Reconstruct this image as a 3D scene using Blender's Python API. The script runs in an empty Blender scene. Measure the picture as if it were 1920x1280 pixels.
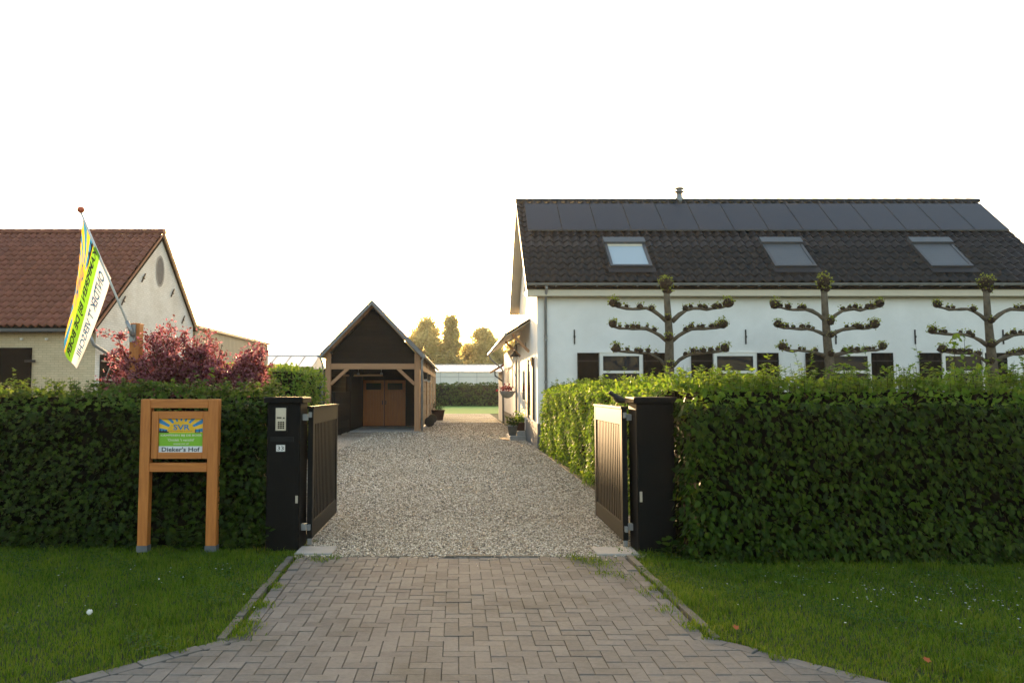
import bpy, math, random
import numpy as np
from mathutils import Vector, Matrix
R = math.radians
random.seed(7); rng = np.random.default_rng(7)
S = bpy.context.scene
C = S.collection

# ------------------------------------------------------------------ camera, sky, sun, exposure
cam_d = bpy.data.cameras.new('camera'); cam = bpy.data.objects.new('camera', cam_d); C.objects.link(cam)
cam_d.sensor_width = 36; cam_d.lens = 26.25; cam_d.shift_x = 0.05208; cam_d.clip_end = 2000; cam_d.clip_start = 0.05
cam.location = (0, 0, 1.75); cam.rotation_euler = (R(90) + math.atan(93 / 1400), 0, 0)
S.camera = cam
SUN_AZ, SUN_EL = -7.0, 5.9         # degrees left of +Y, above the horizon
W = bpy.data.worlds.new('World'); S.world = W; W.use_nodes = True
wn = W.node_tree.nodes; wl = W.node_tree.links
sky = wn.new('ShaderNodeTexSky'); sky.sky_type = 'NISHITA'; sky.sun_disc = False
sky.sun_elevation = R(SUN_EL); sky.sun_rotation = R(SUN_AZ); sky.dust_density = 4.5; sky.air_density = 0.9; sky.ozone_density = 0.25
wl.new(sky.outputs[0], wn['Background'].inputs[0]); wn['Background'].inputs[1].default_value = 0.15
sl = bpy.data.lights.new('sun', 'SUN'); sun = bpy.data.objects.new('sun', sl); C.objects.link(sun)
sl.energy = 3.2; sl.angle = R(0.6); sl.color = (1.0, 0.66, 0.34)
sd = Vector((math.sin(R(SUN_AZ)), math.cos(R(SUN_AZ)), math.tan(R(SUN_EL)))).normalized()
sun.rotation_euler = sd.to_track_quat('Z', 'Y').to_euler(); sun.location = (-20, 60, 30)
S.view_settings.view_transform = 'Standard'; S.view_settings.look = 'None'; S.view_settings.gamma = 1
S.view_settings.exposure = 2.7
try:
    S.cycles.use_denoising = True; S.cycles.max_bounces = 6; S.cycles.transparent_max_bounces = 8; S.cycles.volume_bounces = 0
    S.cycles.caustics_reflective = False; S.cycles.caustics_refractive = False
except Exception: pass

# ------------------------------------------------------------------ materials
def new_mat(n):
    m = bpy.data.materials.new(n); m.use_nodes = True
    return m, m.node_tree.nodes, m.node_tree.links, m.node_tree.nodes['Principled BSDF']
def ramp(nodes, stops):
    r = nodes.new('ShaderNodeValToRGB'); e = r.color_ramp.elements
    while len(e) < len(stops): e.new(0.5)
    for i, (p, c) in enumerate(stops): e[i].position = p; e[i].color = (*c, 1)
    return r
def mathn(N, L, op, a, b=None):
    n = N.new('ShaderNodeMath'); n.operation = op
    for i, v in enumerate((a, b)):
        if v is None: continue
        if isinstance(v, (int, float)): n.inputs[i].default_value = v
        else: L.new(v, n.inputs[i])
    return n.outputs[0]
def pm(name, c1, c2=None, scale=6, stretch=(1, 1, 1), rough=.7, bump=.15, detail=6, metal=0, spec=.4, vary=0.0):
    """two colours mixed by noise, with relief; vary: brightness change from piece to piece"""
    m, N, L, B = new_mat(name)
    c2 = c2 or tuple(v * .75 for v in c1)
    tc = N.new('ShaderNodeTexCoord'); mp = N.new('ShaderNodeMapping'); mp.inputs['Scale'].default_value = stretch
    L.new(tc.outputs['Object'], mp.inputs[0])
    nz = N.new('ShaderNodeTexNoise'); nz.inputs['Scale'].default_value = scale; nz.inputs['Detail'].default_value = detail; nz.inputs['Roughness'].default_value = .65
    L.new(mp.outputs[0], nz.inputs[0])
    r = ramp(N, [(.3, c1), (.7, c2)]); L.new(nz.outputs[0], r.inputs[0])
    col = r.outputs[0]
    if vary:
        oi = N.new('ShaderNodeObjectInfo'); ge = N.new('ShaderNodeNewGeometry')
        s = mathn(N, L, 'FRACT', mathn(N, L, 'ADD', oi.outputs['Random'], ge.outputs['Random Per Island']))
        k = mathn(N, L, 'ADD', mathn(N, L, 'MULTIPLY', s, 2 * vary), 1 - vary)
        h = N.new('ShaderNodeHueSaturation'); L.new(k, h.inputs['Value']); L.new(col, h.inputs['Color']); col = h.outputs[0]
    L.new(col, B.inputs['Base Color'])
    B.inputs['Roughness'].default_value = rough; B.inputs['Metallic'].default_value = metal; B.inputs['Specular IOR Level'].default_value = spec
    if bump:
        b = N.new('ShaderNodeBump'); b.inputs['Strength'].default_value = bump; b.inputs['Distance'].default_value = .01
        L.new(nz.outputs[0], b.inputs['Height']); L.new(b.outputs[0], B.inputs['Normal'])
    return m
def leafm(name, cols, trans=.35, rough=.5, spec=.10):
    m, N, L, B = new_mat(name)
    ge = N.new('ShaderNodeNewGeometry')
    st = [(i / max(1, len(cols) - 1), c) for i, c in enumerate(cols)]
    oi = N.new('ShaderNodeObjectInfo'); r = ramp(N, st); L.new(mathn(N, L, 'FRACT', mathn(N, L, 'ADD', oi.outputs['Random'], ge.outputs['Random Per Island'])), r.inputs[0])
    L.new(r.outputs[0], B.inputs['Base Color']); B.inputs['Roughness'].default_value = rough; B.inputs['Specular IOR Level'].default_value = spec
    t = N.new('ShaderNodeBsdfTranslucent'); h = N.new('ShaderNodeHueSaturation'); h.inputs['Value'].default_value = 1.5; h.inputs['Hue'].default_value = .485
    L.new(r.outputs[0], h.inputs['Color']); L.new(h.outputs[0], t.inputs[0])
    mx = N.new('ShaderNodeMixShader'); mx.inputs[0].default_value = trans
    L.new(B.outputs[0], mx.inputs[1]); L.new(t.outputs[0], mx.inputs[2])
    L.new(mx.outputs[0], N['Material Output'].inputs[0])
    return m
def brickm(name, axes, c1, c2, mortar, bw=.215, rh=.0625, bump=.5):
    m, N, L, B = new_mat(name)
    tc = N.new('ShaderNodeTexCoord'); sp = N.new('ShaderNodeSeparateXYZ'); cb = N.new('ShaderNodeCombineXYZ')
    L.new(tc.outputs['Object'], sp.inputs[0]); L.new(sp.outputs[axes[0]], cb.inputs[0]); L.new(sp.outputs[axes[1]], cb.inputs[1])
    br = N.new('ShaderNodeTexBrick'); br.inputs['Scale'].default_value = 1; br.inputs['Brick Width'].default_value = bw; br.inputs['Row Height'].default_value = rh
    br.inputs['Mortar Size'].default_value = .006; br.inputs['Mortar Smooth'].default_value = .3
    br.inputs['Color1'].default_value = (*c1, 1); br.inputs['Color2'].default_value = (*c2, 1); br.inputs['Mortar'].default_value = (*mortar, 1)
    nz = N.new('ShaderNodeTexNoise'); nz.inputs['Scale'].default_value = 1.3; nz.inputs['Detail'].default_value = 8; L.new(tc.outputs['Object'], nz.inputs[0])
    L.new(cb.outputs[0], br.inputs[0])
    mx = N.new('ShaderNodeMixRGB'); mx.blend_type = 'MULTIPLY'; mx.inputs[0].default_value = .6
    rr = ramp(N, [(.3, (.7, .66, .6)), (.6, (1, 1, 1))]); L.new(nz.outputs[0], rr.inputs[0])
    L.new(br.outputs[0], mx.inputs[1]); L.new(rr.outputs[0], mx.inputs[2]); L.new(mx.outputs[0], B.inputs['Base Color'])
    b = N.new('ShaderNodeBump'); b.inputs['Strength'].default_value = bump; b.inputs['Distance'].default_value = .012; b.invert = True
    L.new(br.outputs['Fac'], b.inputs['Height']); L.new(b.outputs[0], B.inputs['Normal']); B.inputs['Roughness'].default_value = .85
    return m
def stained(m, scale=.9):
    N, L = m.node_tree.nodes, m.node_tree.links; B = N['Principled BSDF']; src = B.inputs['Base Color'].links[0].from_socket
    tc = N.new('ShaderNodeTexCoord'); nz = N.new('ShaderNodeTexNoise'); nz.inputs['Scale'].default_value = scale; nz.inputs['Detail'].default_value = 8; nz.inputs['Roughness'].default_value = .7; L.new(tc.outputs['Object'], nz.inputs[0])
    k = ramp(N, [(.32, (.62, .6, .52)), (.5, (1, 1, 1)), (.72, (1.12, 1.06, .96))]); L.new(nz.outputs[0], k.inputs[0])
    mx = N.new('ShaderNodeMixRGB'); mx.blend_type = 'MULTIPLY'; mx.inputs[0].default_value = 1; L.new(src, mx.inputs[1]); L.new(k.outputs[0], mx.inputs[2]); L.new(mx.outputs[0], B.inputs['Base Color']); return m
def gravelm():
    m, N, L, B = new_mat('gravel')
    tc = N.new('ShaderNodeTexCoord'); v = N.new('ShaderNodeTexVoronoi'); v.inputs['Scale'].default_value = 38
    L.new(tc.outputs['Object'], v.inputs[0])
    sp = N.new('ShaderNodeSeparateColor'); L.new(v.outputs['Color'], sp.inputs[0])
    r = ramp(N, [(0, (.07, .06, .05)), (.25, (.25, .2, .14)), (.5, (.43, .35, .245)), (.75, (.56, .485, .375)), (1, (.79, .725, .62))]); L.new(sp.outputs[0], r.inputs[0])
    n2 = N.new('ShaderNodeTexNoise'); n2.inputs['Scale'].default_value = .5; n2.inputs['Detail'].default_value = 5; L.new(tc.outputs['Object'], n2.inputs[0])
    r2 = ramp(N, [(.35, (.5, .47, .45)), (.65, (.82, .8, .78))]); L.new(n2.outputs[0], r2.inputs[0])  # patchy tone; shade between the stones is darkened into the colour
    mx = N.new('ShaderNodeMixRGB'); mx.blend_type = 'MULTIPLY'; mx.inputs[0].default_value = 1
    L.new(r.outputs[0], mx.inputs[1]); L.new(r2.outputs[0], mx.inputs[2]); L.new(mx.outputs[0], B.inputs['Base Color'])
    b = N.new('ShaderNodeBump'); b.inputs['Strength'].default_value = .9; b.inputs['Distance'].default_value = .015; b.invert = True
    L.new(v.outputs['Distance'], b.inputs['Height']); L.new(b.outputs[0], B.inputs['Normal']); B.inputs['Roughness'].default_value = .8
    return m
def stonem():
    m, N, L, B = new_mat('gravel_stone')
    ge = N.new('ShaderNodeNewGeometry')
    r = ramp(N, [(0, (.07, .06, .05)), (.25, (.25, .2, .14)), (.5, (.43, .35, .245)), (.75, (.56, .485, .375)), (1, (.79, .725, .62))]); L.new(ge.outputs['Random Per Island'], r.inputs[0])
    L.new(r.outputs[0], B.inputs['Base Color']); B.inputs['Roughness'].default_value = .7
    return m
def printm(name, kind):
    """flat print of the camp-site sign and flag: sun rays, green band, white band. UV: u across, v from 0 (bottom) to 1 (top)"""
    m, N, L, B = new_mat(name)
    uv = N.new('ShaderNodeUVMap'); sp = N.new('ShaderNodeSeparateXYZ'); L.new(uv.outputs[0], sp.inputs[0])
    u, v = sp.outputs[0], sp.outputs[1]
    du = mathn(N, L, 'SUBTRACT', u, .5); dv = mathn(N, L, 'SUBTRACT', v, .60)
    an = mathn(N, L, 'ARCTAN2', dv, mathn(N, L, 'MULTIPLY', du, 1.35))
    w = mathn(N, L, 'SINE', mathn(N, L, 'MULTIPLY', an, 17.0))
    rad = mathn(N, L, 'SQRT', mathn(N, L, 'ADD', mathn(N, L, 'POWER', mathn(N, L, 'ABSOLUTE', mathn(N, L, 'MULTIPLY', du, 1.35)), 2), mathn(N, L, 'POWER', mathn(N, L, 'ABSOLUTE', dv), 2)))
    isray = mathn(N, L, 'MULTIPLY', mathn(N, L, 'GREATER_THAN', w, .1), mathn(N, L, 'GREATER_THAN', rad, .30))
    mx = N.new('ShaderNodeMixRGB'); mx.inputs[1].default_value = (.8, .45, .02, 1); mx.inputs[2].default_value = (.02, .2, .42, 1); L.new(isray, mx.inputs[0])
    g = N.new('ShaderNodeMixRGB'); g.inputs[2].default_value = (.18, .42, .015, 1); L.new(mx.outputs[0], g.inputs[1])
    gb, wb = (.58, .18) if kind == 'sign' else (.56, .33)
    L.new(mathn(N, L, 'LESS_THAN', v, gb), g.inputs[0])
    wv = N.new('ShaderNodeMixRGB'); wv.inputs[2].default_value = (.62, .63, .65, 1); L.new(g.outputs[0], wv.inputs[1])
    L.new(mathn(N, L, 'LESS_THAN', v, wb), wv.inputs[0])
    L.new(wv.outputs[0], B.inputs['Base Color']); B.inputs['Roughness'].default_value = .5
    if kind == 'flag':
        t = N.new('ShaderNodeBsdfTranslucent'); L.new(wv.outputs[0], t.inputs[0])
        ms = N.new('ShaderNodeMixShader'); ms.inputs[0].default_value = .3; L.new(B.outputs[0], ms.inputs[1]); L.new(t.outputs[0], ms.inputs[2]); L.new(ms.outputs[0], N['Material Output'].inputs[0])
    return m
def glassm(name, col=(.02, .025, .03), rough=.03):
    m, N, L, B = new_mat(name); B.inputs['Base Color'].default_value = (*col, 1); B.inputs['Roughness'].default_value = rough
    B.inputs['Specular IOR Level'].default_value = .5
    n = N.new('ShaderNodeTexNoise'); n.inputs['Scale'].default_value = 1.2; b = N.new('ShaderNodeBump'); b.inputs['Strength'].default_value = .03
    L.new(n.outputs[0], b.inputs['Height']); L.new(b.outputs[0], B.inputs['Normal'])
    return m
M = {}
M['plaster'] = pm('white_plaster', (.82, .81, .78), (.70, .69, .655), 1.1, rough=.85, bump=.15, detail=9)
M['plinth'] = pm('grey_plinth', (.13, .14, .15), (.09, .095, .1), 8, rough=.85, bump=.3)
M['fascia'] = pm('cream_fascia', (.62, .55, .42), (.56, .5, .38), 2, rough=.5, bump=.03)
M['soffit'] = pm('soffit_board', (.66, .56, .42), (.6, .5, .37), 2, rough=.6, bump=.05)
M['rooftile'] = pm('dark_roof_tile', (.011, .0118, .0138), (.016, .016, .0175), 9, rough=.5, bump=.15, vary=.10, spec=.22)
M['redtile'] = pm('brown_red_roof_tile', (.15, .048, .028), (.21, .07, .042), 7, rough=.7, bump=.2, vary=.16)
M['deck'] = pm('roof_deck', (.008, .0078, .0075), None, 5, rough=.9, spec=.05)
M['panel'] = pm('solar_glass', (.014, .021, .032), (.018, .026, .038), 3, rough=.35, bump=.0, spec=.25)
M['panelframe'] = pm('black_panel_frame', (.02, .02, .022), None, 3, rough=.4, bump=0)
M['zinc'] = pm('zinc_pipe', (.3, .31, .31), (.22, .23, .235), 5, rough=.45, bump=.08, metal=.4)
M['white_paint'] = pm('white_window_paint', (.78, .76, .7), (.72, .7, .64), 4, rough=.45, bump=.03)
M['shutter'] = pm('black_green_shutter', (.0022, .0024, .002), (.0035, .0036, .003), 6, rough=.8, bump=.1, spec=.06)
M['shutter_side'] = pm('brown_shutter', (.09, .05, .028), (.06, .034, .02), 6, rough=.55, bump=.1)
M['glass'] = glassm('window_glass'); M['sky_reflecting_glass'] = glassm('skylight_glass_reflecting', (.35, .42, .46), .08)  # skylight pane: pale sky reflection put into its base colour
M['iron'] = pm('black_iron', (.012, .011, .01), None, 20, rough=.6, bump=.2)
M['greymetal'] = pm('anthracite_metal', (.045, .05, .055), (.06, .065, .07), 4, rough=.4, bump=.02)
M['gate'] = pm('dark_bronze_powder_coat', (.0046, .0046, .0045), (.006, .006, .0058), 30, rough=.58, bump=.02, spec=.2)
M['pillar'] = pm('black_bronze_pillar', (.003, .0026, .0023), (.004, .0035, .003), 30, rough=.55, bump=.02, spec=.12)
M['rollershutter'] = pm('grey_roller_shutter', (.085, .095, .105), (.075, .085, .095), 4, rough=.45, bump=.02)
M['steel'] = pm('brushed_steel', (.55, .5, .42), (.48, .44, .37), 20, (1, 1, 12), rough=.35, bump=.05, metal=.6)
M['black'] = pm('black_plastic_and_shade', (.007, .007, .007), None, 20, rough=.9, bump=0, spec=.04)  # keypad plastic; also the barn opening's shade, painted black
M['white'] = pm('white_plate', (.75, .74, .7), None, 10, rough=.5, bump=0)
M['wood_z'] = pm('orange_larch_upright', (.5, .18, .035), (.34, .105, .018), 5, (6, 6, .5), rough=.55, bump=.2)
M['wood_x'] = pm('orange_larch_rail', (.5, .18, .035), (.34, .105, .018), 5, (.5, 6, 6), rough=.55, bump=.2)
M['oak_z'] = pm('oak_upright', (.42, .245, .13), (.3, .165, .085), 4, (6, 6, .5), rough=.75, bump=.25)
M['oak_x'] = pm('oak_beam', (.42, .245, .13), (.3, .165, .085), 4, (.5, 6, 6), rough=.75, bump=.25)
M['darkboard'] = pm('dark_stained_board', (.013, .0098, .007), (.02, .0155, .0115), 4, (.5, 6, 6), rough=.85, bump=.3, vary=.2, spec=.08)
M['oldboard'] = pm('weathered_board', (.2, .13, .075), (.11, .075, .045), 4, (6, .5, 6), rough=.85, bump=.35, vary=.25)
M['doorwood'] = pm('varnished_door', (.44, .13, .014), (.31, .085, .01), 4, (6, 6, .5), rough=.4, bump=.1)
M['sheet'] = pm('grey_roof_sheet', (.2, .2, .2), (.15, .15, .15), 3, rough=.55, bump=.1)
M['concrete'] = pm('concrete', (.34, .32, .29), (.26, .25, .23), 5, rough=.9, bump=.25)
M['paver'] = pm('concrete_paver', (.143, .133, .121), (.107, .1, .092), 26, rough=.9, bump=.5, detail=10, vary=.16)
stained(M['paver'])
M['kerb'] = pm('kerb_stone', (.13, .12, .1), (.075, .068, .055), 14, rough=.9, bump=.4, vary=.12)
M['sand'] = pm('joint_sand', (.06, .048, .033), (.035, .036, .018), 12, rough=1, bump=.3)
M['soil'] = pm('turf_soil', (.022, .035, .01), (.035, .04, .015), 6, rough=1, bump=.3)
M['asphalt'] = pm('asphalt', (.05, .05, .05), None, 60, rough=.9, bump=.4)
M['gravel'] = gravelm(); M['stone'] = stonem()
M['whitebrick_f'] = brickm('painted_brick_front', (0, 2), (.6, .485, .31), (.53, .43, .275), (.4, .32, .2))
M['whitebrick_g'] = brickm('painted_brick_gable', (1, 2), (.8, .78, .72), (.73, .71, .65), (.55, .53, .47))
M['corr'] = pm('cream_corrugated', (.55, .46, .32), (.5, .42, .29), 3, rough=.5, bump=.03)
M['green_steel'] = pm('green_container', (.02, .045, .032), (.028, .05, .036), 4, rough=.55, bump=.1)
M['ghglass'] = pm('whitewashed_greenhouse_glass', (.72, .7, .66), (.66, .64, .6), 1, rough=.25, bump=.02)
M['ghframe'] = pm('greenhouse_frame', (.4, .39, .37), None, 3, rough=.5, bump=0)
M['bark'] = pm('grey_bark', (.15, .122, .085), (.06, .048, .033), 7, rough=.95, bump=1.0, spec=.1)
M['bark_dark'] = pm('dark_bark', (.05, .034, .022), (.022, .016, .011), 14, rough=.95, bump=.8, spec=.1)
M['hornbeam'] = leafm('hornbeam_leaf', [(.010, .024, .0015), (.02, .046, .002), (.042, .076, .0035), (.014, .035, .002)], .25)
M['young'] = leafm('young_hedge_leaf', [(.06, .13, .010), (.09, .175, .014), (.14, .20, .02)], .45)
M['bud'] = leafm('bud_leaf', [(.2, .25, .025), (.27, .31, .035), (.15, .15, .03)], .5)
M['maple'] = leafm('field_maple_leaf', [(.0095, .022, .002), (.018, .038, .003), (.034, .06, .004)], .25)
M['maple_top'] = leafm('young_maple_leaf', [(.04, .085, .011), (.065, .12, .017), (.1, .15, .024)], .45)
M['privet'] = leafm('privet_leaf', [(.07, .14, .015), (.11, .19, .022), (.15, .22, .03)], .4)
M['farleaf'] = leafm('far_tree_leaf_hazed', [(.42, .4, .15), (.5, .47, .2), (.58, .53, .26)], .75, .9, .05)  # leaf colour paled to carry distant haze and backlight glow
M['farhedge'] = leafm('far_hedge_leaf', [(.03, .07, .012), (.05, .1, .018), (.07, .12, .02)], .35, .7)
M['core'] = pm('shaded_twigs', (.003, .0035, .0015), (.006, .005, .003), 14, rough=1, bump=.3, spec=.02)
M['blossom'] = leafm('crab_apple_blossom', [(.16, .045, .065), (.25, .085, .11), (.34, .16, .18), (.11, .024, .04)], .4, .6)
M['redleaf'] = leafm('bronze_red_leaf', [(.09, .02, .018), (.14, .035, .025), (.07, .03, .015)], .35)
M['grass'] = leafm('grass_blade', [(.045, .098, .004), (.08, .148, .007), (.125, .205, .012), (.18, .2, .028)], .35, .55)
def turf_patches(m):
    N, L = m.node_tree.nodes, m.node_tree.links; B = N['Principled BSDF']; r = B.inputs['Base Color'].links[0].from_socket
    tc = N.new('ShaderNodeTexCoord'); nz = N.new('ShaderNodeTexNoise'); nz.inputs['Scale'].default_value = 1.6; nz.inputs['Detail'].default_value = 5; L.new(tc.outputs['Object'], nz.inputs[0])
    k = ramp(N, [(.35, (.62, .72, .6)), (.55, (1, 1, 1)), (.7, (1.25, 1.1, .8))]); L.new(nz.outputs[0], k.inputs[0]); mx = N.new('ShaderNodeMixRGB'); mx.blend_type = 'MULTIPLY'; mx.inputs[0].default_value = 1
    L.new(r, mx.inputs[1]); L.new(k.outputs[0], mx.inputs[2]); L.new(mx.outputs[0], B.inputs['Base Color'])
turf_patches(M['grass'])
M['weed'] = leafm('clover_leaf', [(.03, .075, .008), (.05, .1, .012), (.075, .13, .02)], .3)
M['lawn'] = pm('far_lawn', (.11, .24, .03), (.14, .27, .04), 3, rough=.9, bump=.3)
M['daisy'] = pm('daisy_white', (.8, .8, .75), None, 3, rough=.8, bump=0)
M['dryleaf'] = pm('dry_leaf', (.35, .09, .02), (.25, .06, .015), 20, rough=.8)
M['signprint'] = printm('sign_print', 'sign'); M['flagprint'] = printm('flag_print', 'flag')
M['ink'] = pm('black_ink', (.012, .012, .012), None, 5, rough=.6, bump=0)
M['inkwhite'] = pm('cream_ink', (.8, .78, .62), None, 5, rough=.6, bump=0)
M['inkblue'] = pm('blue_ink', (.02, .2, .42), None, 5, rough=.6, bump=0)
M['knob'] = pm('orange_knob', (.65, .13, .06), None, 5, rough=.5, bump=0)
M['terracotta'] = pm('brown_pot', (.12, .06, .04), (.09, .045, .03), 8, rough=.8)
M['zincpot'] = pm('grey_pot', (.2, .22, .22), (.16, .17, .17), 6, rough=.6)
M['redflower'] = leafm('red_flower', [(.12, .008, .015), (.2, .015, .025)], .2)
M['bird'] = pm('black_feathers', (.012, .01, .009), (.02, .016, .013), 40, rough=.7, bump=.3)
M['beak'] = pm('yellow_beak', (.6, .3, .02), None, 10, rough=.5, bump=0)

# ------------------------------------------------------------------ helpers
BASE = {}
def reg(o, base): BASE[o.name] = Vector(base)
def tag(o, label=None, cat=None, group=None, kind=None):
    for k, v in (('label', label), ('category', cat), ('group', group), ('kind', kind)):
        if v: o[k] = v
    return o
def thing(name, label, cat, loc, group=None, kind=None):
    o = bpy.data.objects.new(name, None); C.objects.link(o); o.location = loc; reg(o, loc); o.empty_display_size = .2
    return tag(o, label, cat, group, kind)
class MB:
    def __init__(s): s.v = []; s.f = []
    def add(s, vs, fs):
        b = len(s.v); s.v += [tuple(p) for p in vs]; s.f += [tuple(i + b for i in f) for f in fs]; return s
    def box(s, x0, x1, y0, y1, z0, z1):
        return s.add([(x0, y0, z0), (x1, y0, z0), (x1, y1, z0), (x0, y1, z0), (x0, y0, z1), (x1, y0, z1), (x1, y1, z1), (x0, y1, z1)],
                     [(3, 2, 1, 0), (4, 5, 6, 7), (0, 1, 5, 4), (1, 2, 6, 5), (2, 3, 7, 6), (3, 0, 4, 7)])
    def cbox(s, x0, x1, y0, y1, z0, z1, c=.006):
        """box with all upright and top edges chamfered"""
        def ring(i, z): return [(x0 + i + c, y0 + i, z), (x1 - i - c, y0 + i, z), (x1 - i, y0 + i + c, z), (x1 - i, y1 - i - c, z), (x1 - i - c, y1 - i, z), (x0 + i + c, y1 - i, z), (x0 + i, y1 - i - c, z), (x0 + i, y0 + i + c, z)]
        return s.rings([ring(0, z0), ring(0, z1 - c), ring(c, z1)], True)
    def rings(s, rs, cap=True):
        n = len(rs[0]); vs = [p for r in rs for p in r]; fs = []
        for k in range(len(rs) - 1):
            for i in range(n): fs.append((k * n + i, k * n + (i + 1) % n, (k + 1) * n + (i + 1) % n, (k + 1) * n + i))
        if cap: fs += [tuple(reversed(range(n))), tuple(range((len(rs) - 1) * n, len(rs) * n))]
        return s.add(vs, fs)
    def bar(s, a, b, w, h, up=(0, 0, 1)):
        """rectangular bar from a to b"""
        a, b = Vector(a), Vector(b); d = (b - a).normalized(); u = Vector(up); sd = d.cross(u).normalized(); u = sd.cross(d)
        r = lambda p: [p + sd * w / 2 * i + u * h / 2 * j for i, j in ((-1, -1), (1, -1), (1, 1), (-1, 1))]
        return s.rings([r(a), r(b)])
    def tube(s, pts, rad, n=8, cap=True):
        pts = [Vector(p) for p in pts]
        if isinstance(rad, (int, float)): rad = [rad] * len(pts)
        rs = []; ref = None
        for i, p in enumerate(pts):
            d = (pts[min(i + 1, len(pts) - 1)] - pts[max(i - 1, 0)]).normalized()
            if ref is None: ref = Vector((1, 0, 0)) if abs(d.x) < .8 else Vector((0, 1, 0))
            a = d.cross(ref).normalized(); b = a.cross(d); ref = b
            rs.append([p + (a * math.cos(t) - b * math.sin(t)) * rad[i] for t in [2 * math.pi * k / n for k in range(n)]])
        return s.rings(rs, cap)
    def lathe(s, c, prof, n=14):
        return s.rings([[(c[0] + r * math.cos(2 * math.pi * k / n), c[1] + r * math.sin(2 * math.pi * k / n), c[2] + z) for k in range(n)] for r, z in prof])
    def prism(s, poly, a, b, axis):
        """2-D polygon extruded along axis 'x' (poly = y,z), 'y' (poly = x,z) or 'z' (poly = x,y)"""
        f = {'x': lambda p, t: (t, p[0], p[1]), 'y': lambda p, t: (p[0], t, p[1]), 'z': lambda p, t: (p[0], p[1], t)}[axis]
        return s.rings([[f(p, a) for p in poly], [f(p, b) for p in poly]])
    def build(s, name, mat, parent=None, smooth=False):
        base = BASE[parent.name] if parent else Vector((0, 0, 0))
        me = bpy.data.meshes.new(name); me.from_pydata([(p[0] - base.x, p[1] - base.y, p[2] - base.z) for p in s.v], [], s.f); me.update()
        return link(name, me, mat, parent, smooth)
def link(name, me, mat, parent=None, smooth=False):
    if mat: me.materials.append(M[mat] if isinstance(mat, str) else mat)
    o = bpy.data.objects.new(name, me); C.objects.link(o)
    if parent: o.parent = parent; BASE[o.name] = BASE[parent.name]
    else: BASE[o.name] = Vector((0, 0, 0))
    if smooth: me.polygons.foreach_set('use_smooth', [True] * len(me.polygons))
    return o
def fix(o):
    """consistent outward normals"""
    import bmesh
    bm = bmesh.new(); bm.from_mesh(o.data); bmesh.ops.recalc_face_normals(bm, faces=bm.faces); bm.to_mesh(o.data); bm.free(); return o
def np_mesh(name, V, F, mat, parent=None, base=None):
    """V (n,3) float, F (m,k) int -> object"""
    b = np.array(BASE[parent.name] if parent else (0, 0, 0)); V = V - b
    me = bpy.data.meshes.new(name); k = F.shape[1]
    me.vertices.add(len(V)); me.vertices.foreach_set('co', V.astype(np.float32).ravel())
    me.loops.add(F.size); me.loops.foreach_set('vertex_index', F.astype(np.int32).ravel())
    me.polygons.add(len(F)); me.polygons.foreach_set('loop_start', np.arange(0, F.size, k, dtype=np.int32))
    me.update(calc_edges=True); me.validate()
    return link(name, me, mat, parent)
def unit(a): return a / np.maximum(np.linalg.norm(a, axis=1, keepdims=True), 1e-9)
OVAL = (np.array([(0, .5, -.06), (0, 0, 0), (.34, .2, .03), (.4, .52, .03), (0, 1, -.03), (-.4, .52, .03), (-.34, .2, .03)]), [(0, 1, 2), (0, 2, 3), (0, 3, 4), (0, 4, 5), (0, 5, 6), (0, 6, 1)])
_m = [(0, 0), (.16, .12), (.5, .12), (.3, .34), (.56, .62), (.2, .62), (0, 1), (-.2, .62), (-.56, .62), (-.3, .34), (-.5, .12), (-.16, .12)]
MAPLE = (np.array([(0, .38, -.05)] + [(x, y, .03 * abs(x)) for x, y in _m]), [(0, i, i % 12 + 1) for i in range(1, 13)])
QUAD = (np.array([(0, 0, 0), (.4, .5, .06), (0, 1, 0), (-.4, .5, .06)]), [(0, 1, 2), (0, 2, 3)])
def leaves(P, A, Nn, Ln, tmpl, wid=1.0):
    A = unit(A); Nn = unit(Nn - A * (Nn * A).sum(1, keepdims=True)); Bv = np.cross(A, Nn)
    T, F = tmpl; F = np.array(F); n = len(P); L = np.asarray(Ln).reshape(-1, 1)
    V = P[:, None, :] + A[:, None, :] * (T[None, :, 1:2] * L[:, None]) + Bv[:, None, :] * (T[None, :, 0:1] * L[:, None] * wid) + Nn[:, None, :] * (T[None, :, 2:3] * L[:, None])
    FF = (F[None] + (np.arange(n) * len(T))[:, None, None]).reshape(-1, 3)
    return V.reshape(-1, 3), FF
def lump(a, b, k=1.0, seed=0):
    r = np.random.default_rng(seed); out = 0
    for i in range(7):
        fa, fb, ph = r.uniform(-5, 5) * k, r.uniform(-5, 5) * k, r.uniform(0, 6.28); out = out + np.sin(fa * a + fb * b + ph) / 7 ** .5
    return out
def face_leaves(o, u, v, n, dens, size, droop=.75, deep=.2, amp=.05, seed=0, out=.45):
    o, u, v, n = map(np.array, (o, u, v, n)); lu, lv = np.linalg.norm(u), np.linalg.norm(v); cnt = int(lu * lv * dens)
    a, b = rng.random(cnt), rng.random(cnt)
    d = -deep * rng.random(cnt) ** 2 + amp * lump(a * lu, b * lv, 1.2, seed)
    P = o + a[:, None] * u + b[:, None] * v + d[:, None] * n
    rd = rng.normal(size=(cnt, 3))
    A = np.array([0, 0, -droop]) + out * n + .45 * rd
    Nn = n * .9 + np.array([0, 0, .55]) + .45 * rng.normal(size=(cnt, 3))
    return P, A, Nn, size * rng.uniform(.45, 1.28, cnt)
def cat(parts): return [np.concatenate([p[i] for p in parts]) for i in range(4)]
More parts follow.
